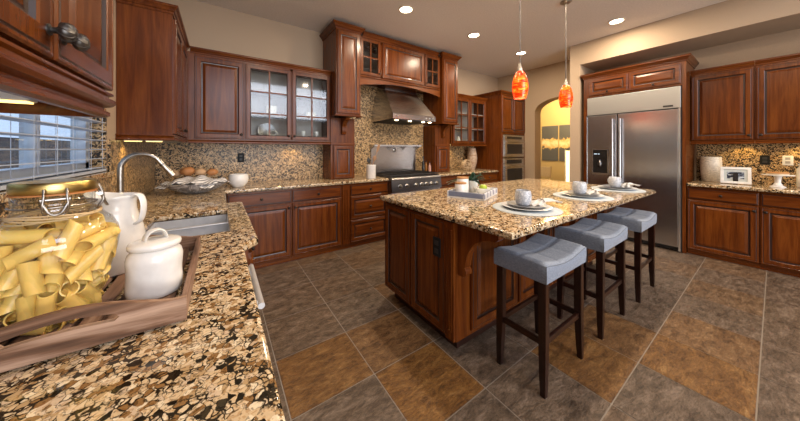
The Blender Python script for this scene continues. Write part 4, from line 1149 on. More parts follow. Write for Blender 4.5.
def canister(lab, lx, ly, r, h):
    t = thing('canister', lab, 'canister', on_tray(lx, ly), 0, 'white canisters on the striped tray')
    bm = B(); lathe(bm, [(0, 0), (r * 0.96, 0), (r, 0.006), (r, h - 0.004), (r * 0.97, h), (0, h)], 32); obj('jar_body', bm, M_white, t, 50)
    bm = B(); lathe(bm, [(0, h), (r * 1.02, h), (r * 1.03, h + 0.004), (r * 1.02, h + 0.013), (0, h + 0.014)], 32); obj('lid', bm, M_lidwood, t, 50)
canister('shorter white canister with a wooden lid on the striped tray', -0.135, 0.070, 0.050, 0.105)
canister('taller white canister with a wooden lid on the striped tray', -0.015, 0.095, 0.054, 0.140)
pp = thing('potted_plant', 'small green plant with pointed leaves in a white pot on the tray', 'plant', on_tray(0.130, 0.055), 0)
bm = B(); lathe(bm, [(0, 0), (0.046, 0), (0.048, 0.004), (0.058, 0.09), (0.062, 0.108), (0.060, 0.112), (0.054, 0.110), (0.050, 0.09), (0, 0.088)], 30); obj('pot', bm, M_white, pp, 50)
M_leaf = simple('dark_green_leaf', (0.032, 0.085, 0.040), 0.4)
M_leaf2 = simple('pale_leaf', (0.30, 0.34, 0.26), 0.5)
for k in range(22):
    a = k * 2.4; ln = random.uniform(0.13, 0.21); el = random.uniform(0.25, 1.25); bm = B()
    if k % 5 == 4: el = 0.25; ln = 0.25
    g = []
    for i in range(9):
        u = i / 8; wd = 0.021 * math.sin(math.pi * min(1, 0.15 + 0.85 * u)) + 0.001
        e2 = el - 1.0 * u * u * (0.9 if k % 5 == 4 else 0.45)
        r = ln * u * math.cos(el) + 0.012; z = 0.10 + ln * (u * math.sin(el) - 0.35 * u * u)
        c_, s_ = math.cos(a), math.sin(a)
        g.append([bm.verts.new((r * c_ - q * wd * s_, r * s_ + q * wd * c_, z + 0.006 * abs(q))) for q in (-1, 0, 1)])
    for A, Bq in zip(g, g[1:]):
        for q in range(2): bm.faces.new((A[q], A[q + 1], Bq[q + 1], Bq[q]))
    bmesh.ops.solidify(bm, geom=list(bm.faces), thickness=0.0012)
    obj('leaf', bm, M_leaf2 if k % 5 == 4 else M_leaf, pp, 180)
bm = B(); lathe(bm, [(0, 0), (0.038, 0), (0.042, 0.004), (0.070, 0.05), (0.074, 0.058), (0.071, 0.058), (0.064, 0.045), (0.036, 0.009), (0, 0.008)], 36)
bo = obj('bowl', bm, M_white, None, 60); bo.location = on_tray(0.055, -0.075); tag(bo, 'white bowl with a green apple on the striped tray', 'bowl')
bm = B(); lathe(bm, [(0, 0.006), (0.012, 0.001), (0.026, 0.008), (0.036, 0.028), (0.036, 0.042), (0.028, 0.058), (0.014, 0.064), (0.005, 0.060), (0, 0.056)], 26)
ap = thing('green_apple', 'bright green apple in the white bowl', 'apple', tuple(Vector(on_tray(0.055, -0.075)) + Vector((0, 0, 0.0225))))
obj('flesh', bm, simple('green_apple_skin', (0.36, 0.47, 0.035), 0.3, coat=0.2), ap, 180)
bm = B(); tube(bm, [(0, 0, 0.056), (0.002, 0, 0.072)], 0.0015, 6); obj('stem', bm, M_legs, ap)

# ---- left of the range: crock with utensils
uc = thing('utensil_crock', 'white ceramic crock holding utensils left of the range', 'crock', (1.872, 3.47, CT + 0.0005))
bm = B(); lathe(bm, [(0, 0), (0.068, 0), (0.070, 0.004), (0.072, 0.175), (0.076, 0.182), (0.076, 0.192), (0.071, 0.194), (0.066, 0.188), (0.066, 0.010), (0, 0.008)], 34); obj('crock_body', bm, M_white, uc, 50)
M_spoon = wood('spoon_wood', (0.20, 0.10, 0.05), (0.34, 0.19, 0.10), (0.45, 0.27, 0.15), 'Z', 0.6, 0)
def utensil(lab, base, tip, head, m, hw):
    t = thing('utensil', lab, 'utensil', (1.872 + base[0], 3.47 + base[1], CT + 0.0100))
    v = Vector(tip) - Vector(base); M = Vector((0, 0, 1)).rotation_difference(v.normalized()).to_matrix().to_4x4(); L = v.length
    bm = B(); tube(bm, [(0, 0, 0.004), (0, 0, L * 0.75)], 0.0055, 8); bmesh.ops.transform(bm, matrix=M, verts=bm.verts); obj('handle', bm, m, t, 60)
    bm = B(); tube(bm, [(0, 0, L * 0.745), (0, 0, L * 0.80), (0, 0, L * 0.88), (0, 0, L * 0.96), (0, 0, L)], [0.006, hw * 0.7, hw, hw * 0.85, hw * 0.3], 12, flat=0.22, up=(0, 1, 0)); bmesh.ops.transform(bm, matrix=M, verts=bm.verts); obj('head', bm, m, t, 60)
utensil('long wooden spoon leaning right out of the white crock', (-0.04, 0, 0), (0.175, 0.05, 0.50), 1, M_spoon, 0.022)
utensil('pale spatula standing in the white crock', (-0.02, 0.03, 0), (0.085, 0.02, 0.32), 1, M_spoon, 0.034)
utensil('dark ladle standing in the white crock', (0.03, -0.02, 0), (-0.055, -0.01, 0.285), 1, M_iron, 0.034)
# ---- right of the range: bottles
for x, y, h, m, lab in ((3.105, 3.72, 0.30, simple('dark_bottle_glass', (0.02, 0.018, 0.015), 0.1), 'tall dark oil bottle right of the range'), (3.17, 3.62, 0.20, simple('pink_bottle', (0.45, 0.25, 0.20), 0.3), 'small pinkish bottle right of the range'), (3.20, 3.76, 0.22, simple('amber_bottle', (0.30, 0.13, 0.03), 0.2), 'small amber bottle behind the pinkish one')):
    t = thing('bottle', lab, 'bottle', (x, y, CT + 0.0005), 0, 'bottles right of the range')
    bm = B(); r = 0.026; lathe(bm, [(0, 0), (r, 0), (r, h * 0.55), (r * 0.8, h * 0.65), (r * 0.4, h * 0.75), (r * 0.36, h * 0.88), (0, h * 0.88)], 20); obj('bottle_body', bm, m, t, 50)
    bm = B(); lathe(bm, [(0, h * 0.88), (r * 0.45, h * 0.88), (r * 0.45, h), (0, h)], 16); obj('cap', bm, M_black, t, 50)
# ---- by the oven tower: urn vase and a woven ring ornament
va = thing('vase', 'tall banded tan vase on the counter beside the oven tower', 'vase', (4.44, 3.70, CT + 0.0005))
bm = B(); lathe(bm, [(0, 0), (0.055, 0), (0.06, 0.01), (0.095, 0.14), (0.105, 0.24), (0.100, 0.30), (0.078, 0.42), (0.074, 0.45), (0.080, 0.455), (0.076, 0.458), (0.068, 0.45), (0, 0.44)], 34)
obj('vase_body', bm, wood('striped_vase', (0.20, 0.13, 0.08), (0.42, 0.31, 0.22), (0.55, 0.45, 0.36), 'X', 0.45, 0, 1.5), va, 50)
for z, r in ((0.14, 0.097), (0.30, 0.102)):
    bm = B(); tube(bm, [(r * math.cos(2 * math.pi * k / 32), r * math.sin(2 * math.pi * k / 32), z) for k in range(32)], 0.005, 6, closed=True); obj('band', bm, M_spoon, va, 60)
orb = thing('wicker_ball', 'open wicker ball in front of the tan vase', 'ornament', (4.12, 3.58, CT + 0.0005))
bm = B(); rr = 0.105
for k in range(11):
    ax = Vector((random.gauss(0, 1), random.gauss(0, 1), random.gauss(0, 1))).normalized(); u = ax.orthogonal().normalized(); v = ax.cross(u)
    tube(bm, [Vector((0, 0, rr + 0.006)) + (u * math.cos(2 * math.pi * q / 28) + v * math.sin(2 * math.pi * q / 28)) * rr for q in range(28)], 0.0055, 6, closed=True)
obj('wicker', bm, simple('pale_wicker', (0.48, 0.36, 0.23), 0.7), orb, 60)

# ---- right counter
M_script = None
def script_mat():
    m, nt, p, o = mat('written_ceramic'); v = coords(nt, (1, 1, 1), rnd=False)
    wv = N(nt, 'ShaderNodeTexWave', i_Scale=22.0, i_Distortion=0.0); wv.bands_direction = 'Z'; nt.links.new(v, wv.inputs['Vector'])
    n = N(nt, 'ShaderNodeTexNoise', i_Scale=70.0, i_Detail=3.0); nt.links.new(v, n.inputs['Vector'])
    mu = N(nt, 'ShaderNodeMath', operation='MULTIPLY'); nt.links.new(wv.outputs[0], mu.inputs[0]); nt.links.new(n.outputs[0], mu.inputs[1])
    rp = ramp(nt, [(0.0, (0.66, 0.60, 0.50)), (0.42, (0.66, 0.60, 0.50)), (0.52, (0.26, 0.23, 0.19))]); nt.links.new(mu.outputs[0], rp.inputs[0]); nt.links.new(rp.outputs[0], p.inputs['Base Color']); p.inputs['Roughness'].default_value = 0.4
    return m
cv = thing('vase', 'tall cream ceramic vase with faint writing beside the refrigerator', 'vase', (5.43, 0.495, CT + 0.0005))
bm = B(); lathe(bm, [(0, 0), (0.078, 0), (0.084, 0.006), (0.094, 0.12), (0.098, 0.24), (0.094, 0.31), (0.096, 0.325), (0.090, 0.327), (0.088, 0.31), (0, 0.30)], 36); obj('vase_body', bm, script_mat(), cv, 50)
pf = thing('photo_frame', 'white photo frame leaning on the right counter', 'photo frame', (5.215, 0.28, CT + 0.0005), R(-84))
MT = Matrix.Rotation(R(-12), 4, 'X')
def tilt(bm): bmesh.ops.transform(bm, matrix=MT, verts=bm.verts); return bm
fw_, fh_, bd = 0.118, 0.205, 0.028
bm = B()
for b_ in ((-fw_, fw_, 0, bd), (-fw_, fw_, fh_ - bd, fh_), (-fw_, -fw_ + bd, bd, fh_ - bd), (fw_ - bd, fw_, bd, fh_ - bd)): box(bm, b_[0], b_[1], -0.018, 0, b_[2] + 0.004, b_[3] + 0.004, bev=0.002)
obj('frame', tilt(bm), M_whitepaint, pf)
bm = B(); box(bm, -fw_ + bd - 0.002, fw_ - bd + 0.002, -0.008, -0.001, bd, fh_ - bd + 0.008); obj('mount', tilt(bm), simple('grey_mount', (0.46, 0.50, 0.49), 0.7), pf)
def photo_mat():
    m, nt, p, o = mat('photo_print'); v = coords(nt, (22, 22, 30), rnd=False); n = N(nt, 'ShaderNodeTexNoise', i_Scale=1.0, i_Detail=4.0); nt.links.new(v, n.inputs['Vector'])
    rp = ramp(nt, [(0.38, (0.015, 0.018, 0.03)), (0.5, (0.08, 0.10, 0.14)), (0.6, (0.50, 0.56, 0.62))]); nt.links.new(n.outputs[0], rp.inputs[0]); nt.links.new(rp.outputs[0], p.inputs['Base Color']); p.inputs['Roughness'].default_value = 0.2; return m
bm = B(); box(bm, -0.066, 0.066, -0.0095, -0.0082, 0.064, 0.148); obj('photo', tilt(bm), photo_mat(), pf)
bm = B(); prism(bm, [(-0.02, 0.004), (0.09, -0.02 + 0.024), (0.0, 0.14)], lambda a, b: (-0.02, a + 0.005, b), lambda a, b: (0.02, a + 0.005, b)); obj('easel_back', bm, M_black, pf)
ck = thing('cake_stand', 'white pedestal cake stand on the right counter', 'cake stand', (5.20, -0.015, CT + 0.0005))
bm = B(); lathe(bm, [(0, 0), (0.055, 0), (0.055, 0.006), (0.035, 0.018), (0.022, 0.05), (0.024, 0.10), (0.034, 0.128), (0.0, 0.13)], 32); obj('pedestal', bm, M_white, ck, 50)
bm = B(); lathe(bm, [(0, 0.1305), (0.10, 0.1305), (0.112, 0.134), (0.113, 0.140), (0.108, 0.142), (0, 0.139)], 40); obj('plate', bm, M_white, ck, 50)
cz = thing('cake', 'flat golden cake on the white cake stand', 'cake', (5.20, -0.015, CT + 0.1425))
bm = B(); lathe(bm, [(0, 0), (0.070, 0), (0.074, 0.006), (0.074, 0.012), (0, 0.012)], 32); obj('cake_base', bm, simple('cream_filling', (0.62, 0.50, 0.34), 0.6), cz, 50)
bm = B(); lathe(bm, [(0, 0.0122), (0.075, 0.0122), (0.076, 0.022), (0.070, 0.028), (0, 0.029)], 32); obj('cake_top', bm, simple('golden_crust', (0.42, 0.19, 0.06), 0.6), cz, 50)
wv_ = thing('canister', 'tall white canister at the right edge behind the cake stand', 'canister', (5.40, -0.20, CT + 0.0005))
bm = B(); lathe(bm, [(0, 0), (0.06, 0), (0.066, 0.01), (0.066, 0.20), (0.05, 0.23), (0.05, 0.245), (0, 0.246)], 28); obj('jar_body', bm, M_white, wv_, 50)
bm = B(); lathe(bm, [(0, 0.2462), (0.054, 0.2462), (0.054, 0.262), (0.02, 0.27), (0.014, 0.285), (0, 0.287)], 24); obj('lid', bm, M_white, wv_, 50)
# ---- outlets on the back splashes
def outlet(lab, loc, rz, m, dark):
    t = thing('wall_outlet', lab, 'outlet', loc, R(rz), 'outlets on the granite')
    bm = B(); box(bm, -0.037, 0.037, -0.006, -0.0002, -0.058, 0.058, bev=0.002); obj('cover_plate', bm, m, t)
    for z in (-0.022, 0.022):
        bm = B(); box(bm, -0.017, 0.017, -0.008, -0.0062, z - 0.015, z + 0.015, bev=0.002); obj('socket', bm, dark, t)
outlet('black outlet above the white bowl in the back left corner', (0.22, 3.885, 1.235), 0, M_plateblack, M_iron)
outlet('black outlet on the granite above the photo frame', (5.535, 0.075, 1.21), -90, M_plateblack, M_iron)
outlet('white outlet on the granite at the right edge', (5.535, -0.083, 1.21), -90, M_whitepaint, simple('outlet_grey', (0.35, 0.33, 0.30), 0.5))
outlet('black outlet on the granite left of the wicker ball', (3.86, 3.885, 1.20), 0, M_plateblack, M_iron)

# ---- back left corner: marbled bowl with cloth and rolls, white bowl
bw = thing('bowl', 'wide grey marbled oval bowl in the back left corner', 'bowl', (-0.200, 3.27, CT + 0.0005), R(-30))
OV = Matrix.Diagonal((1.0, 0.78, 1.0, 1.0))
bm = B(); lathe(bm, [(0, 0), (0.10, 0), (0.11, 0.004), (0.20, 0.040), (0.275, 0.092), (0.285, 0.102), (0.278, 0.103), (0.262, 0.092), (0.19, 0.046), (0.10, 0.012), (0, 0.010)], 48, OV); obj('bowl_body', bm, marble('grey_marble_bowl', (0.55, 0.55, 0.56), (0.20, 0.20, 0.21), 9), bw, 60)
def cloth_mat():
    m, nt, p, o = mat('striped_cloth'); v = coords(nt, (1, 1, 1), (0, 0, 0.5)); wv = N(nt, 'ShaderNodeTexWave', i_Scale=9.0, i_Distortion=3.0); nt.links.new(v, wv.inputs['Vector'])
    rp = ramp(nt, [(0.0, (0.82, 0.81, 0.80)), (0.70, (0.80, 0.79, 0.78)), (0.78, (0.10, 0.10, 0.11)), (0.9, (0.16, 0.16, 0.17))]); nt.links.new(wv.outputs[0], rp.inputs[0]); nt.links.new(rp.outputs[0], p.inputs['Base Color']); p.inputs['Roughness'].default_value = 0.9; return m
bm = B(); g = {}
for i in range(31):
    for j in range(21):
        x = -0.25 + 0.50 * i / 30; y = -0.195 + 0.34 * j / 20
        rr_ = math.hypot(x / 0.27, y / 0.21)
        z = 0.098 - 0.052 * min(rr_, 1.0) ** 2 - 0.10 * max(0, rr_ - 0.95) + 0.012 * math.sin(38 * x + 9 * y) + 0.008 * math.sin(31 * y + 14 * x + 1)
        g[i, j] = bm.verts.new((x, y, z))
for i in range(30):
    for j in range(20): bm.faces.new((g[i, j], g[i + 1, j], g[i + 1, j + 1], g[i, j + 1]))
bmesh.ops.recalc_face_normals(bm, faces=bm.faces); bmesh.ops.solidify(bm, geom=list(bm.faces), thickness=0.003)
o = obj('cloth', bm, cloth_mat(), None, 180); o.location = (-0.200, 3.27, CT + 0.062); o.rotation_euler = (0, 0, R(-30)); tag(o, 'black and white striped cloth lining the marbled bowl', 'cloth')
M_bread = simple('bread_crust', (0.40, 0.17, 0.055), 0.6)
M_bread2 = simple('pale_bread', (0.52, 0.33, 0.18), 0.7)
for q, (x, y, z, r, m, lab) in enumerate(((-0.27, 3.39, 0.205, 0.062, M_bread, 'brown round bread roll at the left of the marbled bowl'), (-0.165, 3.375, 0.192, 0.050, M_bread2, 'pale bread roll in the middle of the marbled bowl'), (-0.065, 3.35, 0.188, 0.050, M_bread, 'bread roll at the right of the marbled bowl'), (-0.365, 3.46, 0.180, 0.048, M_bread2, 'pale bread roll at the back left of the marbled bowl'))):
    bm = B(); bmesh.ops.create_uvsphere(bm, u_segments=24, v_segments=14, radius=r)
    for v in bm.verts:
        n_ = v.co.normalized(); k = 1 + 0.05 * math.sin(5 * n_.x + q) * math.cos(4 * n_.y)
        v.co = Vector((v.co.x * k, v.co.y * k, v.co.z * 0.72 * k))
    o = obj('bread_roll', bm, m, None, 180); o.location = (x, y, CT + z - r * 0.72); tag(o, lab, 'bread', 'bread rolls in the bowl')
bm = B(); lathe(bm, [(0, 0), (0.05, 0), (0.056, 0.004), (0.092, 0.05), (0.100, 0.09), (0.096, 0.128), (0.088, 0.146), (0.083, 0.146), (0.090, 0.125), (0.093, 0.09), (0.085, 0.05), (0.05, 0.01), (0, 0.008)], 40)
o = obj('bowl', bm, M_white, None, 60); o.location = (0.175, 3.49, CT + 0.0005); tag(o, 'small rounded white bowl on the back counter', 'bowl')

# ---- things behind the cabinet glass
def shelf_thing(name, lab, cat, loc, prof, m, grp='dishes behind the glass doors', sq=None):
    bm = B()
    if sq: box(bm, -sq[0], sq[0], -sq[1], sq[1], 0, sq[2], bev=0.006)
    else: lathe(bm, prof, 24)
    o = obj(name, bm, m, None, 50); o.location = loc; return tag(o, lab, cat, grp)
GX = 0.2405
shelf_thing('tin', 'cream square tin on the middle shelf of the glass cabinet', 'tin', (GX + 0.30, 3.72, 1.7715), None, M_cream, sq=(0.06, 0.05, 0.13))
shelf_thing('tin', 'low cream tin on the middle shelf behind the right glass door', 'tin', (GX + 0.80, 3.72, 1.7715), None, M_cream, sq=(0.065, 0.05, 0.085))
pt = thing('display_plate', 'round silver plate standing on the bottom shelf behind glass', 'plate', (GX + 0.26, 3.76, UZ0 + 0.0195))
bm = B(); lathe(bm, [(0, 0), (0.06, 0), (0.095, 0.010), (0.105, 0.012), (0.105, 0.016), (0.092, 0.015), (0.06, 0.005), (0, 0.005)], 36, Matrix.Translation((0, 0.01, 0.108)) @ Matrix.Rotation(R(80), 4, 'X')); obj('plate', bm, M_pewter, pt, 50)
bm = B(); tube(bm, [(-0.04, -0.05, 0.005), (-0.04, 0.05, 0.005), (-0.04, 0.06, 0.10)], 0.004, 6); tube(bm, [(0.04, -0.05, 0.005), (0.04, 0.05, 0.005), (0.04, 0.06, 0.10)], 0.004, 6); obj('stand', bm, M_black, pt)
bm = B(); tube(bm, [Vector((0.06, -0.06, 0.06)) + Vector((0.055 * math.cos(2 * math.pi * k / 24), 0.012 * math.sin(2 * math.pi * k / 24), 0.055 * math.sin(2 * math.pi * k / 24))) for k in range(24)], 0.004, 6, closed=True)
tag(obj('metal_hoop', bm, M_nickel, None, 60), 'small metal hoop in front of the silver plate behind glass', 'ornament', 'dishes behind the glass doors').location = (GX + 0.33, 3.70, UZ0 + 0.0195)
GOB = [(0, 0), (0.026, 0), (0.026, 0.003), (0.005, 0.008), (0.005, 0.05), (0.028, 0.08), (0.030, 0.11), (0.026, 0.125), (0.024, 0.124), (0.027, 0.11), (0, 0.07)]
for x, lab in ((0.70, 'small white goblet left on the bottom shelf behind the right glass door'), (0.88, 'small white goblet right on the bottom shelf behind the right glass door')): shelf_thing('goblet', lab, 'goblet', (GX + x, 3.70, UZ0 + 0.0195), GOB, M_white)
SG = 3.655
VS = [(0, 0), (0.03, 0), (0.036, 0.01), (0.044, 0.06), (0.03, 0.11), (0.016, 0.13), (0.018, 0.15), (0, 0.15)]
for x, z, m, lab in ((0.17, UZ0 + 0.0195, M_white, 'white jug on the bottom shelf behind the left door by the tower'), (0.36, UZ0 + 0.0195, M_cream, 'cream jug on the bottom shelf behind the left door by the tower'), (0.72, UZ0 + 0.0195, M_white, 'white jug on the bottom shelf behind the right door by the tower'), (0.16, 1.7715, M_white, 'white jug on the middle shelf behind the left door by the tower'), (0.68, 1.7715, M_cream, 'cream jug on the middle shelf behind the right door by the tower')):
    shelf_thing('jug', lab, 'jug', (SG + x, 3.70, z), VS, m, 'jugs in the glass cabinet by the tower')

# ---- beyond the arch: paintings and dining chair
def flower_mat():
    m, nt, p, o = mat('gilt_blossoms'); v = coords(nt, (1, 1, 1)); n = N(nt, 'ShaderNodeTexNoise', i_Scale=10.0, i_Detail=7.0, i_Roughness=0.7); nt.links.new(v, n.inputs['Vector'])
    sx = N(nt, 'ShaderNodeTexCoord'); sp = N(nt, 'ShaderNodeSeparateXYZ'); nt.links.new(sx.outputs['Object'], sp.inputs[0])
    ab = N(nt, 'ShaderNodeMath', operation='ABSOLUTE'); nt.links.new(sp.outputs[2], ab.inputs[0])
    m1 = N(nt, 'ShaderNodeMath', operation='MULTIPLY_ADD'); nt.links.new(ab.outputs[0], m1.inputs[0]); m1.inputs[1].default_value = -2.2; nt.links.new(n.outputs[0], m1.inputs[2])
    rp = ramp(nt, [(0.0, (0.085, 0.085, 0.082)), (0.20, (0.10, 0.098, 0.09)), (0.23, (0.60, 0.38, 0.10)), (0.5, (0.80, 0.66, 0.38))]); nt.links.new(m1.outputs[0], rp.inputs[0]); nt.links.new(rp.outputs[0], p.inputs['Base Color']); p.inputs['Roughness'].default_value = 0.6; return m
M_flower = flower_mat()
for y, lab in ((3.925, 'dark canvas with gold blossoms, left one beyond the arch'), (3.42, 'dark canvas with gold blossoms, right one beyond the arch')):
    bm = B(); box(bm, -0.03, 0, -0.235, 0.235, -0.53, 0.53, bev=0.004)
    me_o = obj('painting', bm, M_flower); me_o.location = (8.297, y, 1.53)
    for v in me_o.data.vertices: v.co.z -= 0.53
    me_o.location = (8.292, y, 1.53); tag(me_o, lab, 'painting', 'paintings in the dining room')
M_tanleg = simple('tan_chair_frame', (0.36, 0.26, 0.13), 0.6)
ch = thing('dining_chair', 'tan dining chair in the room beyond the arch', 'chair', (7.55, 3.85, 0), R(-90))
bm = B(); box(bm, -0.22, 0.22, -0.22, 0.22, 0.44, 0.49, bev=0.01); obj('seat', bm, simple('tan_seat', (0.42, 0.32, 0.18), 0.8), ch)
for sx in (-1, 1):
    bm = B(); tube(bm, [(sx * 0.19, -0.19, 0), (sx * 0.19, -0.19, 0.44)], 0.02, 8); obj('leg', bm, M_tanleg, ch)
    bm = B(); tube(bm, [(sx * 0.19, 0.19, 0), (sx * 0.19, 0.20, 0.5), (sx * 0.19, 0.24, 0.86)], 0.02, 8); obj('leg', bm, M_tanleg, ch)
bm = B(); box(bm, -0.19, 0.19, 0.205, 0.235, 0.56, 0.84, bev=0.01); obj('backrest', bm, simple('tan_back', (0.45, 0.35, 0.20), 0.8), ch)
l = lamp('dining_light', (7.2, 3.3, 2.6), 130, (1.0, 0.74, 0.38), None, 0.25)
# ================================================================ THE TRAY NEAREST THE CAMERA
M_old = wood('weathered_tray_wood', (0.022, 0.011, 0.007), (0.21, 0.115, 0.068), (0.50, 0.34, 0.24), 'X', 0.7, 0.0, 0.9, 0.34, 0.66)
M_oldy = wood('weathered_slat_wood', (0.040, 0.022, 0.016), (0.21, 0.122, 0.082), (0.40, 0.27, 0.20), 'Y', 0.7, 0.0, 0.9, 0.34, 0.66)
TX0, TX1, TY0, TY1 = -0.465, -0.068, 0.832, 1.40
tcx, tcy = (TX0 + TX1) / 2, (TY0 + TY1) / 2
tr = thing('wooden_tray', 'weathered wooden tray with cut-out handles on the near granite counter', 'tray', (tcx, tcy, CT + 0.0005))
hx, hy = (TX1 - TX0) / 2, (TY1 - TY0) / 2
def end_board(y0, y1):
    bm = B()
    def top(x): return 0.060 + 0.033 * (max(0.0, math.cos(math.pi * x / 0.34)) ** 1.2 if abs(x) < 0.17 else 0.0)
    n = 28
    outer_t = [(-hx + 2 * hx * k / n, top(-hx + 2 * hx * k / n)) for k in range(n + 1)]
    sl = [( -0.075 + 0.150 * k / 12, 0.062 + 0.010 * math.sin(math.pi * k / 12)) for k in range(13)]
    sb = [(-0.075 + 0.150 * k / 12, 0.046 + 0.004 * math.sin(math.pi * k / 12)) for k in range(13)]
    for sgn, y in ((1, y0), (-1, y1)):
        pass
    es = []
    for loop in ([(-hx, 0.004), (hx, 0.004)] + outer_t[::-1], [(-0.082, 0.054)] + sl + [(0.082, 0.054)] + sb[::-1]):
        vs = [bm.verts.new((x, y0, z)) for x, z in loop]
        for k in range(len(vs)): es.append(bm.edges.new((vs[k], vs[(k + 1) % len(vs)])))
    bmesh.ops.triangle_fill(bm, edges=es, use_beauty=True)
    r = bmesh.ops.extrude_face_region(bm, geom=list(bm.faces))
    bmesh.ops.translate(bm, verts=[q for q in r['geom'] if isinstance(q, bmesh.types.BMVert)], vec=(0, y1 - y0, 0))
    return bm
obj('end_board', end_board(-hy, -hy + 0.014), M_old, tr)
obj('end_board', end_board(hy - 0.014, hy), M_old, tr)
for s in (-1, 1):
    bm = B(); x0 = s * hx - (0.013 if s > 0 else 0); box(bm, x0, x0 + 0.013, -hy + 0.0145, hy - 0.0145, 0.004, 0.056, bev=0.003); obj('side_board', bm, M_oldy, tr)
for k in range(8):
    x0 = -hx + 0.0135 + 0.0452 * k; bm = B(); box(bm, x0, x0 + 0.033, -hy + 0.0145, hy - 0.0145, 0.008, 0.018, bev=0.002); obj('slat', bm, M_oldy, tr)
for y in (-hy * 0.6, hy * 0.6):
    bm = B(); box(bm, -hx + 0.0135, hx - 0.0135, y - 0.015, y + 0.015, 0.0, 0.0078); obj('crosspiece', bm, M_old, tr)
FLR = CT + 0.0190
# ---- white lidded canister
cn = thing('canister', 'small white ceramic canister with a strap-handled lid on the wooden tray', 'canister', (-0.152, 1.010, FLR))
def dimple(bm, amt, seed):
    for v in bm.verts:
        a = math.atan2(v.co.y, v.co.x); z = v.co.z
        k = 1 + amt * (math.sin(5 * a + 40 * z + seed) * math.sin(60 * z + 3 * a) + 0.6 * math.sin(9 * a - 55 * z))
        v.co.x *= k; v.co.y *= k
bm = B(); lathe(bm, [(0, 0), (0.054, 0), (0.058, 0.003), (0.060, 0.012)] + [(0.060 + 0.001 * math.sin(k), 0.012 + 0.0115 * k) for k in range(1, 9)] + [(0.058, 0.116), (0.051, 0.126), (0.047, 0.130), (0, 0.130)], 48); dimple(bm, 0.008, 1); obj('jar_body', bm, M_white, cn, 60)
bm = B(); lathe(bm, [(0, 0.1305), (0.053, 0.1305), (0.057, 0.133), (0.058, 0.140), (0.0565, 0.145), (0.050, 0.1485), (0.030, 0.152), (0, 0.153)], 44); ld = obj('lid', bm, M_white, cn, 60)
pts = smoothpath([(-0.024, 0, 0.150), (-0.021, 0, 0.163), (-0.010, 0, 0.175), (0.006, 0, 0.178), (0.019, 0, 0.168), (0.025, 0, 0.150)], 5)
bm = B(); tube(bm, pts, 0.0145, 12, flat=0.26); bmesh.ops.rotate(bm, verts=bm.verts, cent=(0, 0, 0), matrix=Matrix.Rotation(R(25), 3, 'Z')); obj('strap_handle', bm, M_white, ld, 60)
# ---- white pitcher
pi_ = thing('pitcher', 'tall white ceramic pitcher behind the pasta jar', 'pitcher', (-0.293, 1.272, FLR), R(-30))
def pitcher_shell():
    bm = B(); n = 44
    prof = [(0, 0), (0.066, 0), (0.070, 0.004), (0.077, 0.04), (0.079, 0.075), (0.077, 0.105), (0.070, 0.145), (0.060, 0.18), (0.054, 0.205), (0.053, 0.225), (0.056, 0.242), (0.059, 0.250), (0.057, 0.253), (0.054, 0.248), (0.049, 0.225), (0.050, 0.205), (0.056, 0.18), (0.066, 0.145), (0.072, 0.10), (0.072, 0.04), (0, 0.012)]
    vs = lathe(bm, prof, n)
    for v in bm.verts:
        a = math.atan2(v.co.y, v.co.x); sp = max(0.0, math.cos(a - math.pi)) ** 5; u = max(0.0, (v.co.z - 0.17) / 0.085)
        if u > 0:
            r = math.hypot(v.co.x, v.co.y)
            if r > 1e-4: k = 1 + 0.42 * sp * u ** 1.6; v.co.x *= k; v.co.y *= k; v.co.z += 0.012 * sp * u ** 2
    return bm
obj('pitcher_body', pitcher_shell(), M_white, pi_, 60)
pts = smoothpath([(0.052, 0, 0.244), (0.066, 0, 0.255), (0.082, 0, 0.250), (0.091, 0, 0.225), (0.089, 0, 0.190), (0.080, 0, 0.165), (0.064, 0, 0.155)], 6)
bm = B(); tube(bm, pts, 0.0115, 12, flat=0.42, up=(1, 0, 0.3)); obj('handle', bm, M_white, pi_, 60)

# ---- pasta jar
JX, JY, JR = -0.325, 0.985, 0.105
jr = thing('glass_jar', 'large clip-top glass jar of pasta with a gold lid', 'jar', (JX, JY, FLR))
gl = [(0.0, 0.001), (0.060, 0.001), (0.066, 0.005), (0.070, 0.020), (0.078, 0.055), (0.091, 0.105), (0.102, 0.150), (0.1065, 0.185), (0.103, 0.210), (0.092, 0.234), (0.075, 0.251), (0.064, 0.262), (0.062, 0.275), (0.063, 0.302)]
bm = B(); lathe(bm, gl + [(0.059, 0.302), (0.058, 0.275), (0.060, 0.262), (0.071, 0.2495)] + [(r - 0.003, z) for r, z in gl[3:10]][::-1] + [(0.062, 0.006), (0, 0.005)], 56, cap0=False, cap1=False); obj('glass_body', bm, M_glass, jr, 180)
bm = B(); lathe(bm, [(0.0, 0.308), (0.058, 0.308), (0.063, 0.306), (0.065, 0.310), (0.065, 0.328), (0.062, 0.332), (0.0, 0.334)], 48); obj('lid', bm, M_gold, jr, 50)
bm = B(); lathe(bm, [(0.0615, 0.3025), (0.066, 0.3025), (0.066, 0.3055), (0.0615, 0.3055)], 40, cap0=False, cap1=False); obj('seal_ring', bm, simple('rubber_seal', (0.50, 0.20, 0.06), 0.6), jr, 50)
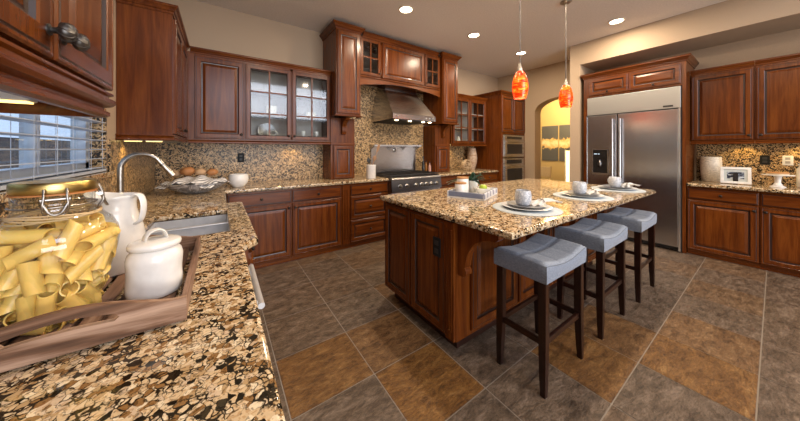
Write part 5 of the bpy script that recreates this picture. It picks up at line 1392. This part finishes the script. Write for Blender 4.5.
# clip wires facing the camera and on the right
def wire(bm, ang, w=0.016):
    c_, s_ = math.cos(ang), math.sin(ang)
    def q(r, t, z): return (r * c_ - t * s_, r * s_ + t * c_, z)
    tube(bm, smoothpath([q(0.068, -w, 0.318), q(0.074, -w, 0.300), q(0.076, -w * 1.1, 0.280), q(0.068, -w * 0.9, 0.262), q(0.067, 0, 0.258), q(0.068, w * 0.9, 0.262), q(0.076, w * 1.1, 0.280), q(0.074, w, 0.300), q(0.068, w, 0.318)], 5), 0.0022, 7)
    tube(bm, smoothpath([q(0.073, -w * 1.2, 0.292), q(0.080, -w * 0.6, 0.268), q(0.083, 0, 0.262), q(0.080, w * 0.6, 0.268), q(0.073, w * 1.2, 0.292)], 5), 0.0028, 7)
    tube(bm, [q(0.071, -w * 1.3, 0.295), q(0.071, w * 1.3, 0.295)], 0.0045, 8)
for a in (-1.25, 0.25):
    bm = B(); wire(bm, a); obj('clip_wire', bm, M_nickel, jr, 60)
bm = B()
tube(bm, [(0.0655 * math.cos(2 * math.pi * k / 40), 0.0655 * math.sin(2 * math.pi * k / 40), 0.276) for k in range(40)], 0.0018, 6, closed=True); obj('neck_band', bm, M_nickel, jr, 60)
# raffia tied round the neck
M_raffia = simple('raffia', (0.60, 0.43, 0.23), 0.8)
bm = B()
for q in range(5):
    ph = random.uniform(0, 6)
    tube(bm, [((0.0715 + 0.002 * math.sin(3 * a + ph)) * math.cos(a), (0.0715 + 0.002 * math.sin(3 * a + ph)) * math.sin(a), 0.252 + 0.0035 * math.sin(2 * a + ph) + 0.0022 * q - 0.004) for a in [2 * math.pi * k / 48 for k in range(48)]], 0.0017, 6, closed=True)
ka = -2.7; kx, ky = 0.077 * math.cos(ka), 0.077 * math.sin(ka)
for dx, dy, dz in ((0.02, -0.04, -0.035), (-0.04, 0.0, -0.05), (-0.05, 0.03, -0.02), (0.0, -0.03, -0.055), (-0.03, -0.02, -0.065)):
    tube(bm, smoothpath([(kx, ky, 0.254), (kx + dx * 0.4, ky + dy * 0.4, 0.262 + dz * 0.1), (kx + dx * 0.8, ky + dy * 0.8 - 0.012, 0.250 + dz * 0.5), (kx + dx, ky + dy - 0.015, 0.250 + dz)], 5), 0.0018, 6)
obj('raffia_tie', bm, M_raffia, jr, 60)

# rigatoni: packed inside the glass by relaxing little chains of spheres
M_pasta = simple('rigatoni', (0.88, 0.58, 0.155), 0.42, coat=0.15)
p_ = M_pasta.node_tree.nodes['Principled BSDF']; p_.inputs['Subsurface Weight'].default_value = 0.25; p_.inputs['Subsurface Radius'].default_value = (0.01, 0.006, 0.002); p_.inputs['Subsurface Scale'].default_value = 0.6
rng = np.random.default_rng(11)
NP, PR, PL = 98, 0.0150, 0.074
hl = PL / 2 - PR * 0.75
C_ = np.stack([rng.uniform(-0.06, 0.06, NP), rng.uniform(-0.06, 0.06, NP), np.linspace(0.02, 0.72, NP)], 1)
D_ = rng.normal(size=(NP, 3)); D_[:, 2] *= 0.30; D_ /= np.linalg.norm(D_, axis=1)[:, None]
TT = np.array([-1.0, -0.33, 0.33, 1.0]) * hl
gz = np.array([q[1] for q in gl[1:]]); gr = np.array([q[0] for q in gl[1:]])
own = np.repeat(np.arange(NP), 4)
for it in range(900):
    C_[:, 2] -= 0.0010 if it < 600 else 0.0003
    S = (C_[:, None, :] + D_[:, None, :] * TT[None, :, None]).reshape(-1, 3)
    dv = S[:, None, :] - S[None, :, :]; ds = np.linalg.norm(dv, axis=2) + 1e-9
    ov = np.clip(2 * PR - ds, 0, None); ov[own[:, None] == own[None, :]] = 0
    push = (dv / ds[:, :, None] * (ov * 0.38)[:, :, None]).sum(1)
    rad = np.hypot(S[:, 0], S[:, 1]); lim = np.interp(S[:, 2], gz, gr) - PR - 0.003
    ex = np.clip(rad - lim, 0, None); push[:, :2] -= S[:, :2] / (rad[:, None] + 1e-9) * ex[:, None]
    push[:, 2] += np.clip(0.004 + PR - S[:, 2], 0, None)
    push[:, 2] -= np.clip(S[:, 2] + PR - 0.262, 0, None) * 0.5
    pm = push.reshape(NP, 4, 3)
    C_ += pm.mean(1)
    tq = (pm * TT[None, :, None]).sum(1) / (TT ** 2).sum()
    D_ += tq; D_[:, 2] *= 0.996; D_ /= np.linalg.norm(D_, axis=1)[:, None]
def rigatoni_mesh():
    bm = B(); n = 20; L = PL / 2; outr, inr = PR, PR - 0.0024
    cut = 0.55
    rings = []
    for r, sgn in ((outr, -1), (outr, 0), (outr, 1), (inr, 1), (inr, 0), (inr, -1)):
        ring = []
        for k in range(n):
            a = 2 * math.pi * k / n; rr = r * (1.0 + (0.018 if (k % 2 == 0 and r == outr) else 0))
            x, y = rr * math.cos(a), rr * math.sin(a)
            ring.append(bm.verts.new((x, y, sgn * L + sgn * sgn * cut * y)))
        rings.append(ring)
    for a, b in zip(rings, rings[1:] + rings[:1]):
        for k in range(n): bm.faces.new((a[k], a[(k + 1) % n], b[(k + 1) % n], b[k]))
    return bm
bm = rigatoni_mesh(); bmesh.ops.recalc_face_normals(bm, faces=bm.faces)
pm_ = bpy.data.meshes.new('rigatoni'); bm.to_mesh(pm_); bm.free(); pm_.materials.append(M_pasta)
pm_.polygons.foreach_set('use_smooth', [True] * len(pm_.polygons)); pm_.set_sharp_from_angle(angle=R(50))
for k in range(NP):
    o = bpy.data.objects.new('rigatoni', pm_); col.objects.link(o)
    q = Vector((0, 0, 1)).rotation_difference(Vector(D_[k]))
    o.rotation_mode = 'QUATERNION'; o.rotation_quaternion = q @ Matrix.Rotation(rng.uniform(0, 6.28), 3, 'Z').to_quaternion()
    o.location = (JX + C_[k, 0], JY + C_[k, 1], FLR + C_[k, 2])
    tag(o, 'yellow rigatoni tube packed inside the gold-lidded glass jar', 'pasta', 'rigatoni in the glass jar')
